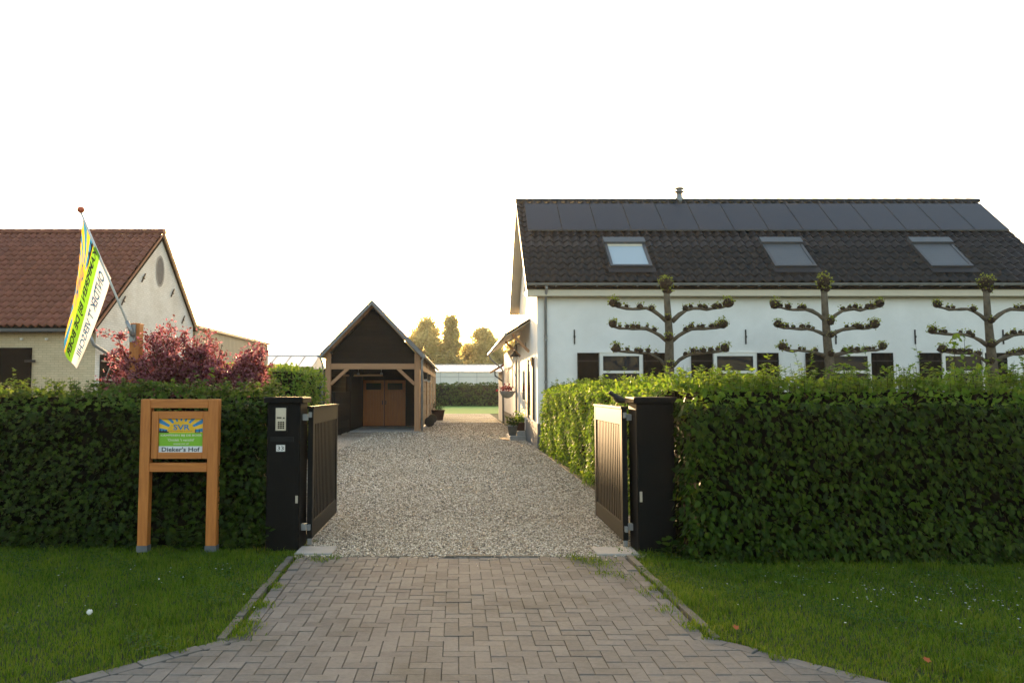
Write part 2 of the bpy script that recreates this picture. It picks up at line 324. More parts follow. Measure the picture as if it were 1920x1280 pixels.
def shoots(x0, x1, y0, y1, z, n, h, size, seed=0):
    """upright young twigs with leaves along them; returns twig mesh builder and leaf arrays"""
    tw = MB(); P = []; A = []; Nn = []; Ls = []
    for i in range(n):
        x, y = random.uniform(x0, x1), random.uniform(y0, y1); hh = h * random.uniform(.3, 1.0) ** 1.3 * (1.6 if random.random() < .07 else 1)
        lean = Vector((random.uniform(-.3, .3), random.uniform(-.3, .3), 1)); zz = z(x, y) if callable(z) else z
        tw.tube([(x, y, zz - .1), (x + lean.x * hh, y + lean.y * hh, zz + hh)], [.003, .0015], 3)
        for k in range(int(4 + hh * 45)):
            t = random.random() ** .8; an = random.uniform(0, 6.28)
            P.append((x + lean.x * hh * t, y + lean.y * hh * t, zz + hh * t - .03)); A.append((math.cos(an), math.sin(an), random.uniform(-.2, .7))); Nn.append((random.gauss(0, .3), random.gauss(0, .3), 1)); Ls.append(size * random.uniform(.6, 1.15))
    return tw, (np.array(P), np.array(A), np.array(Nn), np.array(Ls))

# ------------------------------------------------------------------ setting: ground sheets
def sheet(name, poly, z, mat, label, kind='structure', cat=None):
    o = MB().add([(x, y, z) for x, y in poly], [tuple(range(len(poly)))]).build(name, mat); return tag(o, label, cat, None, kind)
sheet('ground', [(-400, -60), (400, -60), (400, 900), (-400, 900)], -.05, 'soil', 'dark green turf ground reaching to the horizon')
sheet('gravel_drive', [(-1.78, 8.02), (1.95, 8.02), (2.42, 9), (2.42, 58.5), (-14, 58.5), (-14, 9.3), (-1.78, 9.3)], -.004, 'gravel', 'beige gravel drive running back between the buildings')
sheet('back_lawn', [(-30, 58.7), (30, 58.7), (30, 96), (-30, 96)], -.01, 'lawn', 'bright green lawn beyond the gravel drive')
sheet('road', [(-60, -6), (60, -6), (60, 2.6), (-60, 2.6)], -.02, 'asphalt', 'asphalt road in front of the entrance')
# gravel stones
def stones():
    T = np.array([(1, 0, 0), (0, 1, 0), (-1, 0, 0), (0, -1, 0), (0, 0, .75), (0, 0, -.75)]); F = np.array([(0, 1, 4), (1, 2, 4), (2, 3, 4), (3, 0, 4), (1, 0, 5), (2, 1, 5), (3, 2, 5), (0, 3, 5)])
    Ps = []; Ss = []
    for y0, y1, dens, sz in ((7.55, 8.03, 22, .008), (8.05, 10.2, 2600, .0115), (10.2, 13, 1500, .014), (13, 18, 700, .018), (18, 27, 300, .022), (27, 42, 90, .03)):
        xl = -1.74 if y0 < 10 else -3.6; n = int((2.4 - xl) * (y1 - y0) * dens)
        x = rng.uniform(xl, 2.38, n); y = rng.uniform(y0, y1, n)
        ok = (y > 8.9) | (x < 1.9); x, y = x[ok], y[ok]; n = len(x)
        Ps.append(np.stack([x, y, rng.uniform(0, .006, n) + (.012 if y1 < 8.04 else 0)], 1)); Ss.append(sz * rng.uniform(.55, 1.35, n))
    P = np.concatenate(Ps); s = np.concatenate(Ss); n = len(P); an = rng.uniform(0, 6.28, n); ca, sa = np.cos(an), np.sin(an)
    sx = rng.uniform(.7, 1.4, n); V = T[None] * np.stack([sx, np.ones(n), rng.uniform(.5, .9, n)], 1)[:, None] * s[:, None, None]
    V = V + rng.normal(size=V.shape) * (s * .18)[:, None, None]
    X = V[..., 0] * ca[:, None] - V[..., 1] * sa[:, None]; Y = V[..., 0] * sa[:, None] + V[..., 1] * ca[:, None]
    V = np.stack([X, Y, V[..., 2]], 2) + P[:, None]
    FF = (F[None] + (np.arange(n) * 6)[:, None, None]).reshape(-1, 3)
    tag(np_mesh('gravel_stones', V.reshape(-1, 3), FF, 'stone'), 'loose beige and grey gravel stones lying on the drive', 'gravel', None, 'stuff')
stones()

# ------------------------------------------------------------------ paving: herringbone pavers
def half(poly, p, n):
    out = []
    for i in range(len(poly)):
        a, b = poly[i], poly[(i + 1) % len(poly)]; da = (a[0] - p[0]) * n[0] + (a[1] - p[1]) * n[1]; db = (b[0] - p[0]) * n[0] + (b[1] - p[1]) * n[1]
        if da >= 0: out.append(a)
        if da * db < 0: t = da / (da - db); out.append((a[0] + (b[0] - a[0]) * t, a[1] + (b[1] - a[1]) * t))
    return out
def line_n(a, b):
    dx, dy = b[0] - a[0], b[1] - a[1]; l = math.hypot(dx, dy); return (-dy / l, dx / l)
LT, LC, LB = (-1.60, 8.05), (-1.50, 5.42), (-3.3, 3.55)      # left edge: top, corner, bottom
RT, RC, RB = (1.64, 8.05), (1.66, 5.42), (3.5, 3.55)
def paver_poly(x0, y0, x1, y1):
    g = .0019; p = [(x0 + g, y0 + g), (x1 - g, y0 + g), (x1 - g, y1 - g), (x0 + g, y1 - g)]; cy = (y0 + y1) / 2; cxx = (x0 + x1) / 2
    p = half(p, (0, 8.04), (0, -1))
    if cxx < 0: a, b = (LT, LC) if cy > 5.42 else (LC, LB)
    else: a, b = (RC, RT) if cy > 5.42 else (RB, RC)
    n = line_n(a, b)
    if cxx < 0 and n[0] < 0 or cxx > 0 and n[0] > 0: n = (-n[0], -n[1])
    q = half(p, a, n); return q
def poly_block(mb, q, z, dep=.05, c=.004):
    cx_, cy_ = sum(p[0] for p in q) / len(q), sum(p[1] for p in q) / len(q)
    ins = [(p[0] + (cx_ - p[0]) * c / max(.02, math.hypot(p[0] - cx_, p[1] - cy_)), p[1] + (cy_ - p[1]) * c / max(.02, math.hypot(p[0] - cx_, p[1] - cy_))) for p in q]
    tx, ty = random.gauss(0, .006), random.gauss(0, .006); zz = lambda p: z + (p[0] - cx_) * tx + (p[1] - cy_) * ty
    return mb.rings([[(p[0], p[1], z - dep) for p in q], [(p[0], p[1], zz(p) - c) for p in q], [(p[0], p[1], zz(p)) for p in ins]])
paving = thing('paved_entrance', 'grey herringbone paved entrance in front of the gravel', 'paving', (0, 6, 0), None, 'structure')
def area(q): return abs(sum(q[i][0] * q[(i + 1) % len(q)][1] - q[(i + 1) % len(q)][0] * q[i][1] for i in range(len(q)))) / 2
a_ = .106; pavs = []
for i in range(-60, 60):
    for k in range(-24, 24):
        # 90 degree herringbone: each diagonal row i, step k
        x = (i + 2 * k) * a_; y = 5.6 + (i - 2 * k) * a_
        for (X0, Y0, X1, Y1) in ((x, y, x + 2 * a_, y + a_), (x, y + a_, x + a_, y + 3 * a_)):
            if Y1 < 3.4 or Y0 > 8.1 or abs(X0) > 3.6: continue
            q = paver_poly(X0, Y0, X1, Y1)
            if len(q) >= 3 and area(q) > .0012: pavs.append((q, (X0 + X1) / 2, (Y0 + Y1) / 2))
vis = sorted([p for p in pavs if p[2] > 4.55], key=lambda p: p[2]); rest = [p for p in pavs if p[2] <= 4.55]
def zground(x, y): return .008 * math.sin(x * 1.7 + y) * math.sin(y * 1.3)
for q, px_, py_ in vis[:300]: poly_block(MB(), q, zground(px_, py_) + random.gauss(0, .0012)).build('paver', 'paver', paving)
mb = MB()
for q, px_, py_ in vis[300:] + rest: poly_block(mb, q, zground(px_, py_) + random.gauss(0, .0012))
tag(mb.build('paver_field', 'paver', paving), None, None, None, 'stuff')
MB().add([(-1.62, 8.05, -.014), (-1.51, 5.4, -.014), (-3.4, 3.4, -.014), (3.6, 3.4, -.014), (1.68, 5.4, -.014), (1.66, 8.05, -.014)], [(0, 1, 2, 3, 4, 5)]).build('joint_sand', 'sand', paving)
# edging: long course of pavers and narrow kerb stones along both sides
def course(a, b, off, w, ln, name, mat, gap=.006, z=0.0):
    a, b = Vector((*a, 0)), Vector((*b, 0)); d = (b - a).normalized(); n = Vector((-d.y, d.x, 0)); L_ = (b - a).length; t = 0
    while t < L_ - .05:
        e = min(L_, t + ln * random.uniform(.93, 1.03)); p = a + d * t + n * off; q = a + d * (e - gap) + n * off
        poly_block(MB(), [(p.x, p.y), (q.x, q.y), (q.x + n.x * w, q.y + n.y * w), (p.x + n.x * w, p.y + n.y * w)], z + random.gauss(0, .004), .06).build(name, mat, paving); t = e
course(LC, LT, .006, .10, .212, 'edge_paver', 'paver', .006, .003); course(LB, LC, .006, .105, .212, 'edge_paver', 'paver', .006, .003)
course(RT, RC, .006, .10, .212, 'edge_paver', 'paver', .006, .003); course(RC, RB, .006, .105, .212, 'edge_paver', 'paver', .006, .003)
course(LC, LT, .15, .06, .5, 'kerb_stone', 'kerb', .01, .012); course(RT, RC, .14, .06, .5, 'kerb_stone', 'kerb', .01, .012)
course((-1.60, 8.045), (1.64, 8.045), 0.0, .06, .5, 'kerb_stone', 'kerb', .004, .002)
for sx, x0, x1, y0, y1 in ((-1, -1.76, -1.36, 8.12, 8.5), (1, 1.48, 1.93, 8.09, 8.45)):
    o = MB().cbox(x0, x1, y0, y1, -.03, .022, .006).build('concrete_slab', 'concrete'); tag(o, 'flat concrete slab at the foot of the %s gate post' % ('keypad' if sx < 0 else 'plain'), 'slab')

# ------------------------------------------------------------------ verge grass
def in_paving(x, y):
    l = np.where(y > 5.42, LC[0] + (LT[0] - LC[0]) * (y - 5.42) / 2.63, LC[0] + (LB[0] - LC[0]) * (5.42 - y) / 1.87)
    r = np.where(y > 5.42, RC[0], RC[0] + (RB[0] - RC[0]) * (5.42 - y) / 1.87)
    return (x > l - .1 + .07 * lump(x, y, 5, 5)) & (x < r + .1 + .07 * lump(x, y, 5, 6))
def grass(name, x0, x1, y0, y1, n, label):
    x = rng.uniform(x0, x1, n); y = y0 + (y1 - y0) * rng.random(n) ** 1.15
    ok = ~in_paving(x, y) & (np.abs(x) < y * .72 + 1.2); x, y = x[ok], y[ok]; n = len(x)
    hl = .021 + .017 * lump(x, y, 1.1, 11) + .012 * lump(x, y, 4, 12); hl = np.clip(hl, .014, .09) * rng.uniform(.55, 1.5, n)
    tall = rng.random(n) < .012; hl = np.where(tall, hl * 2.2, hl)
    P = np.stack([x, y, np.full(n, -.02)], 1); an = rng.uniform(0, 6.28, n); le = rng.uniform(.2, 1.5, n)
    A0 = np.stack([np.cos(an) * .2, np.sin(an) * .2, np.ones(n)], 1); A1 = np.stack([np.cos(an) * le * 1.4, np.sin(an) * le * 1.4, np.ones(n)], 1)
    sd_ = np.stack([-np.sin(an), np.cos(an), np.zeros(n)], 1); w = .0022 + .0016 * rng.random(n)
    H = (hl + .021)[:, None]; m_ = P + A0 * H * .55; t_ = m_ + unit(A1) * H * .6; W_ = w[:, None] * sd_
    V = np.stack([P - W_, P + W_, m_ + W_ * .8, m_ - W_ * .8, t_], 1).reshape(-1, 3)
    F = (np.array([(0, 1, 2), (0, 2, 3), (3, 2, 4)])[None] + (np.arange(n) * 5)[:, None, None]).reshape(-1, 3)
    tag(np_mesh(name, V, F, 'grass'), label, 'grass', None, 'stuff')
grass('verge_grass', -6.2, -1.3, 3.6, 8.9, 125000, 'short green grass verge below the sign and left hedge')
grass('verge_grass', 1.4, 7.0, 3.6, 8.4, 135000, 'short green grass verge with daisies below the right hedge')
# moss and grass tufts in the joints near the gate
def tufts():
    P = []
    for cx_, cy_, r, n in ((1.42, 7.75, .1, 260), (1.3, 7.9, .1, 130), (1.2, 7.95, .06, 60), (1.55, 7.2, .08, 90), (1.38, 7.3, .05, 60), (-1.42, 7.85, .06, 90), (-1.5, 7.95, .06, 60), (-1.3, 7.98, .05, 60), (1.62, 6.6, .05, 50), (1.68, 6.1, .06, 90), (-1.62, 6.2, .05, 200), (-1.58, 5.7, .05, 250), (-1.63, 6.8, .04, 120), (-1.56, 5.5, .05, 150), (1.75, 5.7, .06, 150)):
        P.append(np.stack([rng.normal(cx_, r, n), rng.normal(cy_, r * 1.2, n), np.full(n, 0.)], 1))
    P = np.concatenate(P); n = len(P); A = rng.normal(size=(n, 3)) * .5 + (0, 0, 1)
    V, F = leaves(P, A, rng.normal(size=(n, 3)), rng.uniform(.015, .05, n), QUAD, .25); tag(np_mesh('joint_weeds', V, F, 'grass'), 'grass tufts and moss growing in the paver joints', 'weeds', None, 'stuff')
tufts()
def clover():
    Ps = []
    for x0, x1 in ((-5.8, -1.5), (1.7, 6.5)):
        n = 16000; x = rng.uniform(x0, x1, n); y = rng.uniform(3.8, 8.2, n); ok = (lump(x, y, 1.6, 41) > .55) & ~in_paving(x, y); Ps.append(np.stack([x[ok], y[ok], rng.uniform(.02, .055, ok.sum())], 1))
    P = np.concatenate(Ps); n = len(P); V, F = leaves(P, rng.normal(size=(n, 3)) * (1, 1, .25), rng.normal(size=(n, 3)) * .35 + (0, -.15, 1), rng.uniform(.012, .026, n), OVAL, 1.2); tag(np_mesh('clover_patches', V, F, 'weed'), 'low broad-leaved clover patches mixed in the grass verges', 'clover', None, 'stuff')
clover()
def daisies():
    T = [(math.cos(2 * math.pi * k / 7), math.sin(2 * math.pi * k / 7)) for k in range(7)]; mb = MB()
    for cx_, cy_, sx, sy, n in ((3.5, 6.6, .6, .35, 90), (4.3, 6.4, .5, .3, 75), (3.2, 7.1, .5, .3, 22), (5.2, 7.0, .3, .2, 10), (3.4, 5.9, .5, .3, 16), (-2.4, 7.4, .4, .2, 18), (-3.4, 7.2, .9, .4, 24), (-3.2, 6.2, .8, .4, 14)):
        for _ in range(n):
            x, y = random.gauss(cx_, sx), random.gauss(cy_, sy)
            if y > 7.6 or bool(in_paving(np.array([x]), np.array([y]))[0]): continue
            r = random.uniform(.005, .009); z = random.uniform(.035, .06); tl = random.uniform(-.5, .2)
            mb.add([(x + r * a, y + r * b, z + r * b * tl) for a, b in T], [tuple(range(7))])
    tag(mb.build('daisies', 'daisy'), 'small white daisies dotted over the grass verges', 'daisies', None, 'stuff')
daisies()
for x, y, hh, head, lb in ((-2.67, 5.48, .17, .022, 'dandelion seed head on a bare stalk, nearest the camera on the left verge'), (-2.5, 6.3, .2, .007, 'thin spent dandelion stalk standing in the left verge')):
    t = thing('dandelion', lb, 'dandelion', (x, y, 0)); MB().tube([(x, y, 0), (x + .005, y, hh * .5), (x + .018, y, hh)], .0028, 5).build('stem', 'young', t)
    b = MB()
    for i in range(90):
        d = Vector((random.gauss(0, 1), random.gauss(0, 1), random.gauss(0, 1))).normalized(); c0 = Vector((x + .018, y, hh)); b.bar(c0, c0 + d * head, .0012, .0012, (0.3, .5, .8)); 
    b.lathe((x + .018, y, hh - head * .75), [(.001, 0), (head * .7, head * .3), (head * .8, head * .75), (head * .7, head * 1.2), (.001, head * 1.5)], 9)
    b.build('seed_head', 'daisy', t)
for x, y, lb in ((1.98, 5.5, 'curled orange dry leaf beside the paving edge'), (2.95, 4.85, 'orange dry leaf lying out on the right verge')):
    P = np.array([[x, y, .05]]); V, F = leaves(P, np.array([[.8, .3, .2]]), np.array([[0, -.5, 1.]]), [.05], MAPLE); tag(np_mesh('fallen_leaf', V, F, 'dryleaf'), lb, 'leaf')

# ------------------------------------------------------------------ hedges
def hedge_thing(name, label, base, parts, core, tmpl, mat, shoot=None, topmat=None, topparts=None, wid=1.0, group=None, single=None):
    t = thing(name, label, 'hedge', base, group)
    P, A, Nn, Ls = cat(parts)
    if single: P, A, Nn, Ls = pick_leaves(t, P, A, Nn, Ls, tmpl, wid, mat, single)
    V, F = leaves(P, A, Nn, Ls, tmpl, wid); tag(np_mesh('foliage', V, F, mat, t), None, None, None, 'stuff')
    mb = MB()
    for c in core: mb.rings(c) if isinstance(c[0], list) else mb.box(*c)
    mb.build('shade_core', 'core', t)  # solid near-black fill; the shade between inner twigs is in its colour
    if topparts:
        q = list(topparts)
        if shoot: q.append(shoot[1])
        P, A, Nn, Ls = cat(q); V, F = leaves(P, A, Nn, Ls, tmpl, wid); tag(np_mesh('young_growth', V, F, topmat, t), None, None, None, 'stuff')
    if shoot: tag(shoot[0].build('twigs', 'bark_dark', t), None, None, None, 'stuff')
    return t
def pick_leaves(t, P, A, Nn, Ls, tmpl, wid, mat, ok):
    """the 300 largest leaves that show become parts of their own"""
    idx = np.where(ok(P))[0]; idx = idx[np.argsort(-Ls[idx])][:300]
    me = bpy.data.meshes.new('leaf'); me.from_pydata([(a * wid, b, c) for a, b, c in tmpl[0]], [], [tuple(f) for f in tmpl[1]]); me.materials.append(M[mat]); b0 = BASE[t.name]
    for i in idx:
        a = Vector(A[i]).normalized(); n = Vector(Nn[i]); n = (n - a * n.dot(a)).normalized(); b = a.cross(n); s_ = Ls[i]
        o = bpy.data.objects.new('leaf', me); C.objects.link(o); o.parent = t
        mt = Matrix((b, a, n)).transposed().to_4x4() @ Matrix.Scale(s_, 4); mt.translation = Vector(P[i]) - b0; o.matrix_basis = mt
    k = np.ones(len(P), bool); k[idx] = False; return P[k], A[k], Nn[k], Ls[k]
# right front hedge
Y0, Y1, XL, XR = 7.78, 8.95, 2.36, 8.6
fp = [face_leaves((XL, Y0, .02), (XR - XL, 0, 0), (0, 0, 1.62), (0, -1, 0), 1300, .073, seed=1, amp=.075),
      face_leaves((XL, Y0, .02), (0, Y1 - Y0, 0), (0, 0, 1.65), (-1, 0, 0), 560, .085, seed=2),
      face_leaves((XL, Y0 - .06, .0), (XR - XL, 0, 0), (0, 0, .28), (0, -1, 0), 420, .08, seed=3, amp=.09)]
tp = [face_leaves((XL, Y0, 1.62), (XR - XL, 0, 0), (0, .34, .20), (0, -.5, .85), 620, .075, .2, .12, .04, 4), face_leaves((XL, Y0 + .32, 1.80), (XR - XL, 0, 0), (0, .85, .06), (0, 0, 1), 420, .07, -.2, .1, .04, 5)]
hedge_thing('hornbeam_hedge', 'clipped hornbeam hedge with large leaves right of the plain gate post', (4.5, 8.3, 0), fp, [(XL + .16, XR - .1, Y0 + .17, Y1 - .15, 0, 1.58), (XL + .25, XR - .2, Y0 + .4, Y1 - .2, 1.58, 1.74)], OVAL, 'hornbeam',
            shoots(XL + .1, 7.4, Y0 + .25, Y1 - .1, 1.76, 480, .34, .058), 'young', tp, .74, None, lambda P: (P[:, 1] < 7.78) & (P[:, 0] < 5.9) & (P[:, 2] > .1))
# hedge along the drive
fp = [face_leaves((2.44, 9.2, .02), (0, 12.9, 0), (0, 0, 1.72), (-1, 0, 0), 680, .075, seed=7, amp=.07), face_leaves((2.44, 22.1, .02), (1.2, 0, 0), (0, 0, 1.7), (0, 1, 0), 120, .09, seed=8)]
tp = [face_leaves((2.44, 9.0, 1.72), (0, 13.1, 0), (.3, 0, .14), (-.5, 0, .85), 420, .075, .1, .1, .05, 9), face_leaves((2.7, 8.9, 1.85), (1.0, 0, 0), (0, 13.2, 0), (0, 0, 1), 280, .08, -.2, .1, .05, 10)]
hedge_thing('drive_hedge', 'light green clipped hedge running along the gravel drive to the house', (3.0, 15.5, 0), fp, [(2.6, 3.7, 9.0, 22.0, 0, 1.76)], OVAL, 'young',
            shoots(2.6, 3.7, 9.2, 21.8, 1.84, 360, .24, .065), 'young', tp, .78)
# left front hedge: field maple
Y0, Y1, XL, XR = 8.5, 9.4, -7.2, -2.14
fp = [face_leaves((XL, Y0, .02), (XR - XL, 0, 0), (0, 0, 1.5), (0, -1, 0), 1100, .062, .6, seed=21, amp=.07), face_leaves((XR, Y0, .02), (0, Y1 - Y0, 0), (0, 0, 1.6), (1, 0, 0), 420, .07, seed=22),
      face_leaves((-2.68, Y0 - .1, .05), (.54, 0, 0), (0, 0, 1.6), (0, -1, 0), 620, .07, .5, seed=23), face_leaves((XL, Y0 - .08, 0), (XR - XL, 0, 0), (0, 0, .25), (0, -1, 0), 300, .075, seed=24, amp=.1)]
tp = [face_leaves((XL, Y0, 1.5), (XR - XL, 0, 0), (0, .3, .22), (0, -.5, .85), 700, .065, .2, .1, .05, 25), face_leaves((XL, Y0 + .28, 1.72), (XR - XL, 0, 0), (0, .65, .06), (0, 0, 1), 450, .065, -.2, .1, .05, 26)]
hedge_thing('maple_hedge', 'dark field maple hedge behind the wooden sign', (-4.5, 8.9, 0), fp, [(XL, XR - .15, Y0 + .15, Y1 - .1, 0, 1.5), (XL, XR - .25, Y0 + .36, Y1 - .15, 1.5, 1.68)], MAPLE, 'maple',
            shoots(-6.6, -2.2, Y0 + .2, Y1 - .1, 1.72, 320, .22, .055), 'maple_top', tp, 1.0, None, lambda P: (P[:, 1] < 8.5) & (P[:, 0] > -5.2) & (P[:, 2] > .1))
# leafy weeds at the hedge feet
def weed(x, y, n, h, size, lb):
    t = thing('leafy_weed', lb, 'plant', (x, y, 0)); P = []; A = []; Nn = []
    for i in range(n):
        an = random.uniform(0, 6.28); r = random.uniform(0, .14); z = random.uniform(.03, h); P.append((x + r * math.cos(an), y + r * math.sin(an), z)); A.append((math.cos(an), math.sin(an), .3)); Nn.append((random.gauss(0, .3), -.3, 1))
    V, F = leaves(np.array(P), np.array(A), np.array(Nn), np.random.default_rng(3).uniform(.7, 1.2, n) * size, OVAL); np_mesh('leaves', V, F, 'maple', t)
    MB().tube([(x, y, 0), (x + .02, y, h)], .004, 4).build('stem', 'maple', t)
weed(2.22, 7.95, 22, .22, .09, 'broad-leaved weed at the foot of the plain gate post'); weed(-2.95, 8.2, 34, .36, .085, 'tall leafy weed growing between the sign posts'); weed(-2.2, 8.25, 26, .3, .075, 'leafy weed at the foot of the keypad gate post')
# privet hedge behind the left gate post
fp = [face_leaves((-6.3, 17.5, .3), (2.55, 0, 0), (0, 0, 2.0), (0, -1, 0), 420, .075, .2, .15, .09, 31), face_leaves((-3.75, 17.5, .3), (0, 3.5, 0), (0, 0, 1.95), (1, 0, 0), 420, .075, .2, .15, .09, 32), face_leaves((-6.3, 17.5, 2.28), (2.5, 0, 0), (0, 3.5, .05), (0, 0, 1), 300, .075, -.1, .1, .08, 33)]
hedge_thing('privet_hedge', 'pale green bushy hedge behind the keypad gate post', (-5, 19, 0), fp, [(-6.2, -3.9, 17.65, 20.9, 0, 2.2)], OVAL, 'privet')
# far hedge
fp = [face_leaves((-9, 88, 0), (19, 0, 0), (0, 0, 2.5), (0, -1, 0), 60, .24, .3, .2, .12, 35), face_leaves((-9, 88, 2.5), (19, 0, 0), (0, 1.5, 0), (0, 0, 1), 50, .24, 0, .1, .15, 36)]
hedge_thing('far_hedge', 'clipped hedge at the end of the back lawn below the long greenhouse', (0, 88.7, 0), fp, [(-9, 10, 88.2, 89.4, 0, 2.4)], QUAD, 'farhedge', None, None, None, 1.3)

# ------------------------------------------------------------------ house
SLOPE = math.atan2(8.56 - 5.07, 3.8); EY, EZ, RY, RZ = 22.7, 5.07, 26.5, 8.56
HX0, HX1, WF, WB, WX = 2.05, 18.7, 23.1, 29.9, 2.44
house = thing('white_house', 'white plastered farmhouse with dark tiled roof and a row of solar panels', 'house', (10, 26.5, 0))
w = MB(); w.box(WX, HX1 - .4, WF, WB, .75, 4.9); w.prism([(WF, 4.9), (WB, 4.9), (RY, RZ - .35)], WX + .001, HX1 - .401, 'x'); fix(w.build('wall', 'plaster', house))
MB().box(WX - .02, HX1 - .38, WF - .02, WB + .02, 0, .75).build('plinth', 'plinth', house)
def slope_pt(s, up=0.0):        # s metres up the front slope from the eave edge
    return EY + s * math.cos(SLOPE) - up * math.sin(SLOPE), EZ + s * math.sin(SLOPE) + up * math.cos(SLOPE)
SL = (RY - EY) / math.cos(SLOPE)
BY, BZ = 2 * RY - EY, EZ
rf = MB(); rf.prism([(EY + .06, EZ - .04), (RY, RZ - .07), (BY, BZ - .04), (BY, BZ - .2), (RY, RZ - .25), (EY + .06, EZ - .2)], HX0 + .04, HX1 - .04, 'x')
roof = fix(rf.build('roof', 'deck', house))
MB().prism([(RY + .02, RZ - .253), (BY - .01, BZ - .203), (BY - .01, BZ - .225), (RY + .02, RZ - .275)], HX0 + .03, WX + .02, 'x').build('verge_soffit', 'soffit', house)
MB().prism([(RY, RZ - .04), (BY + .02, BZ - .02), (BY + .02, BZ - .22), (RY, RZ - .26)], HX0 + .015, HX0 + .039, 'x').build('bargeboard', 'fascia', house)
MB().prism([(EY + .04, EZ - .06), (RY, RZ - .05), (RY, RZ - .25), (EY + .04, EZ - .24)], HX0 + .015, HX0 + .039, 'x').build('bargeboard', 'fascia', house)
MB().box(HX0 + .05, HX1 - .3, EY + .1, EY + .13, EZ - .40, EZ - .1).build('fascia_board', 'fascia', house)
MB().box(HX0 + .05, HX1 - .3, EY + .13, WF, EZ - .40, EZ - .36).build('eave_soffit', 'fascia', house)
TW, TE = .30, .335
def tile_mesh(name, tw, te, amp, mat, thick=.024):
    n = 9; v = []; f = []
    for j, (y, dz) in enumerate(((-.02, .036), (te + .03, 0), (-.02, .036 - thick))):
        for i in range(n):
            x = tw * i / (n - 1) * 1.0; v.append((x, y, amp * math.sin(2 * math.pi * i / (n - 1) + .6) + dz))
    for i in range(n - 1): f += [(i, i + 1, n + i + 1, n + i), (2 * n + i, 2 * n + i + 1, i + 1, i)]
    me = bpy.data.meshes.new(name); me.from_pydata(v, [], f); me.materials.append(M[mat]); me.polygons.foreach_set('use_smooth', [i % 2 == 0 for i in range(len(f))]); me.update(); return me
def lay_tiles(parent, me, x0, ncol, nrow, tw, te, sp, slope, keep, skip=None):
    """individual tiles where keep(col,row), the others joined; sp(s, up) -> y, z on the slope"""
    V = np.array([v.co[:] for v in me.vertices]); F = [tuple(p.vertices) for p in me.polygons]; st = MB(); cs, sn = math.cos(slope), math.sin(slope); b = BASE[parent.name]
    for r in range(nrow):
        for c in range(ncol):
            if skip and skip(c, r): continue
            x = x0 + c * tw; y, z = sp(r * te, .03 + random.gauss(0, .0025))
            if keep(c, r):
                o = bpy.data.objects.new('tile', me); C.objects.link(o); o.parent = parent; o.location = (x - b.x, y - b.y, z - b.z); o.rotation_euler = (slope + random.gauss(0, .006), random.gauss(0, .006), random.gauss(0, .004))
            else: st.add([(x + p[0], y + p[1] * cs - p[2] * sn, z + p[1] * sn + p[2] * cs) for p in V], F)
    if st.v: tag(st.build('tile_field', None, parent), None, None, None, 'stuff').data.materials.append(me.materials[0])
tm = tile_mesh('roof_tile', TW, TE, .045, 'rooftile', .04)
lay_tiles(roof, tm, HX0, 55, 15, TW, TE, slope_pt, SLOPE, lambda c, r: r < 6 and c < 50)
for i in range(39):
    x = HX0 + i * .427; rr = [[(x + dx, RY + .13 * k * math.sin(a), RZ - .02 + .13 * k * math.cos(a)) for a in [R(-100 + 25 * j) for j in range(9)]] for dx, k in ((0, 1.0), (.44, .9))]
    MB().rings(rr, True).build('ridge_tile', 'rooftile', roof)
# solar panels
pw = (18.5 - 2.32) / 14; y_b, z_b = slope_pt(0); s0, s1 = 2.92, 4.73
for i in range(14):
    x0, x1 = 2.32 + i * pw + .008, 2.32 + (i + 1) * pw - .008
    p = lambda x, s, u: (x, *slope_pt(s, u))
    fr = MB().rings([[p(x0, s0, .10), p(x1, s0, .10), p(x1, s1, .10), p(x0, s1, .10)], [p(x0, s0, .14), p(x1, s0, .14), p(x1, s1, .14), p(x0, s1, .14)]]).build('solar_panel', 'panelframe', house)
    e = .022; MB().rings([[p(x0 + e, s0 + e, .141), p(x1 - e, s0 + e, .141), p(x1 - e, s1 - e, .141), p(x0 + e, s1 - e, .141)], [p(x0 + e, s0 + e, .144), p(x1 - e, s0 + e, .144), p(x1 - e, s1 - e, .144), p(x0 + e, s1 - e, .144)]]).build('cell_glass', 'panel', fr)
    MB().rings([[p(x0, s0 - .004, .10), p(x1, s0 - .004, .10), p(x1, s0 - .0005, .10), p(x0, s0 - .0005, .10)], [p(x0, s0 - .004, .139), p(x1, s0 - .004, .139), p(x1, s0 - .0005, .139), p(x0, s0 - .0005, .139)]]).build('lower_rail', 'zinc', fr)
    for k in range(3):
        s = s0 + .3 + k * .6; MB().rings([[p(x1 - .012, s, .12), p(x1 + .028, s, .12), p(x1 + .028, s + .05, .12), p(x1 - .012, s + .05, .12)], [p(x1 - .012, s, .148), p(x1 + .028, s, .148), p(x1 + .028, s + .05, .148), p(x1 - .012, s + .05, .148)]]).build('clamp', 'panelframe', fr) if i < 13 else None
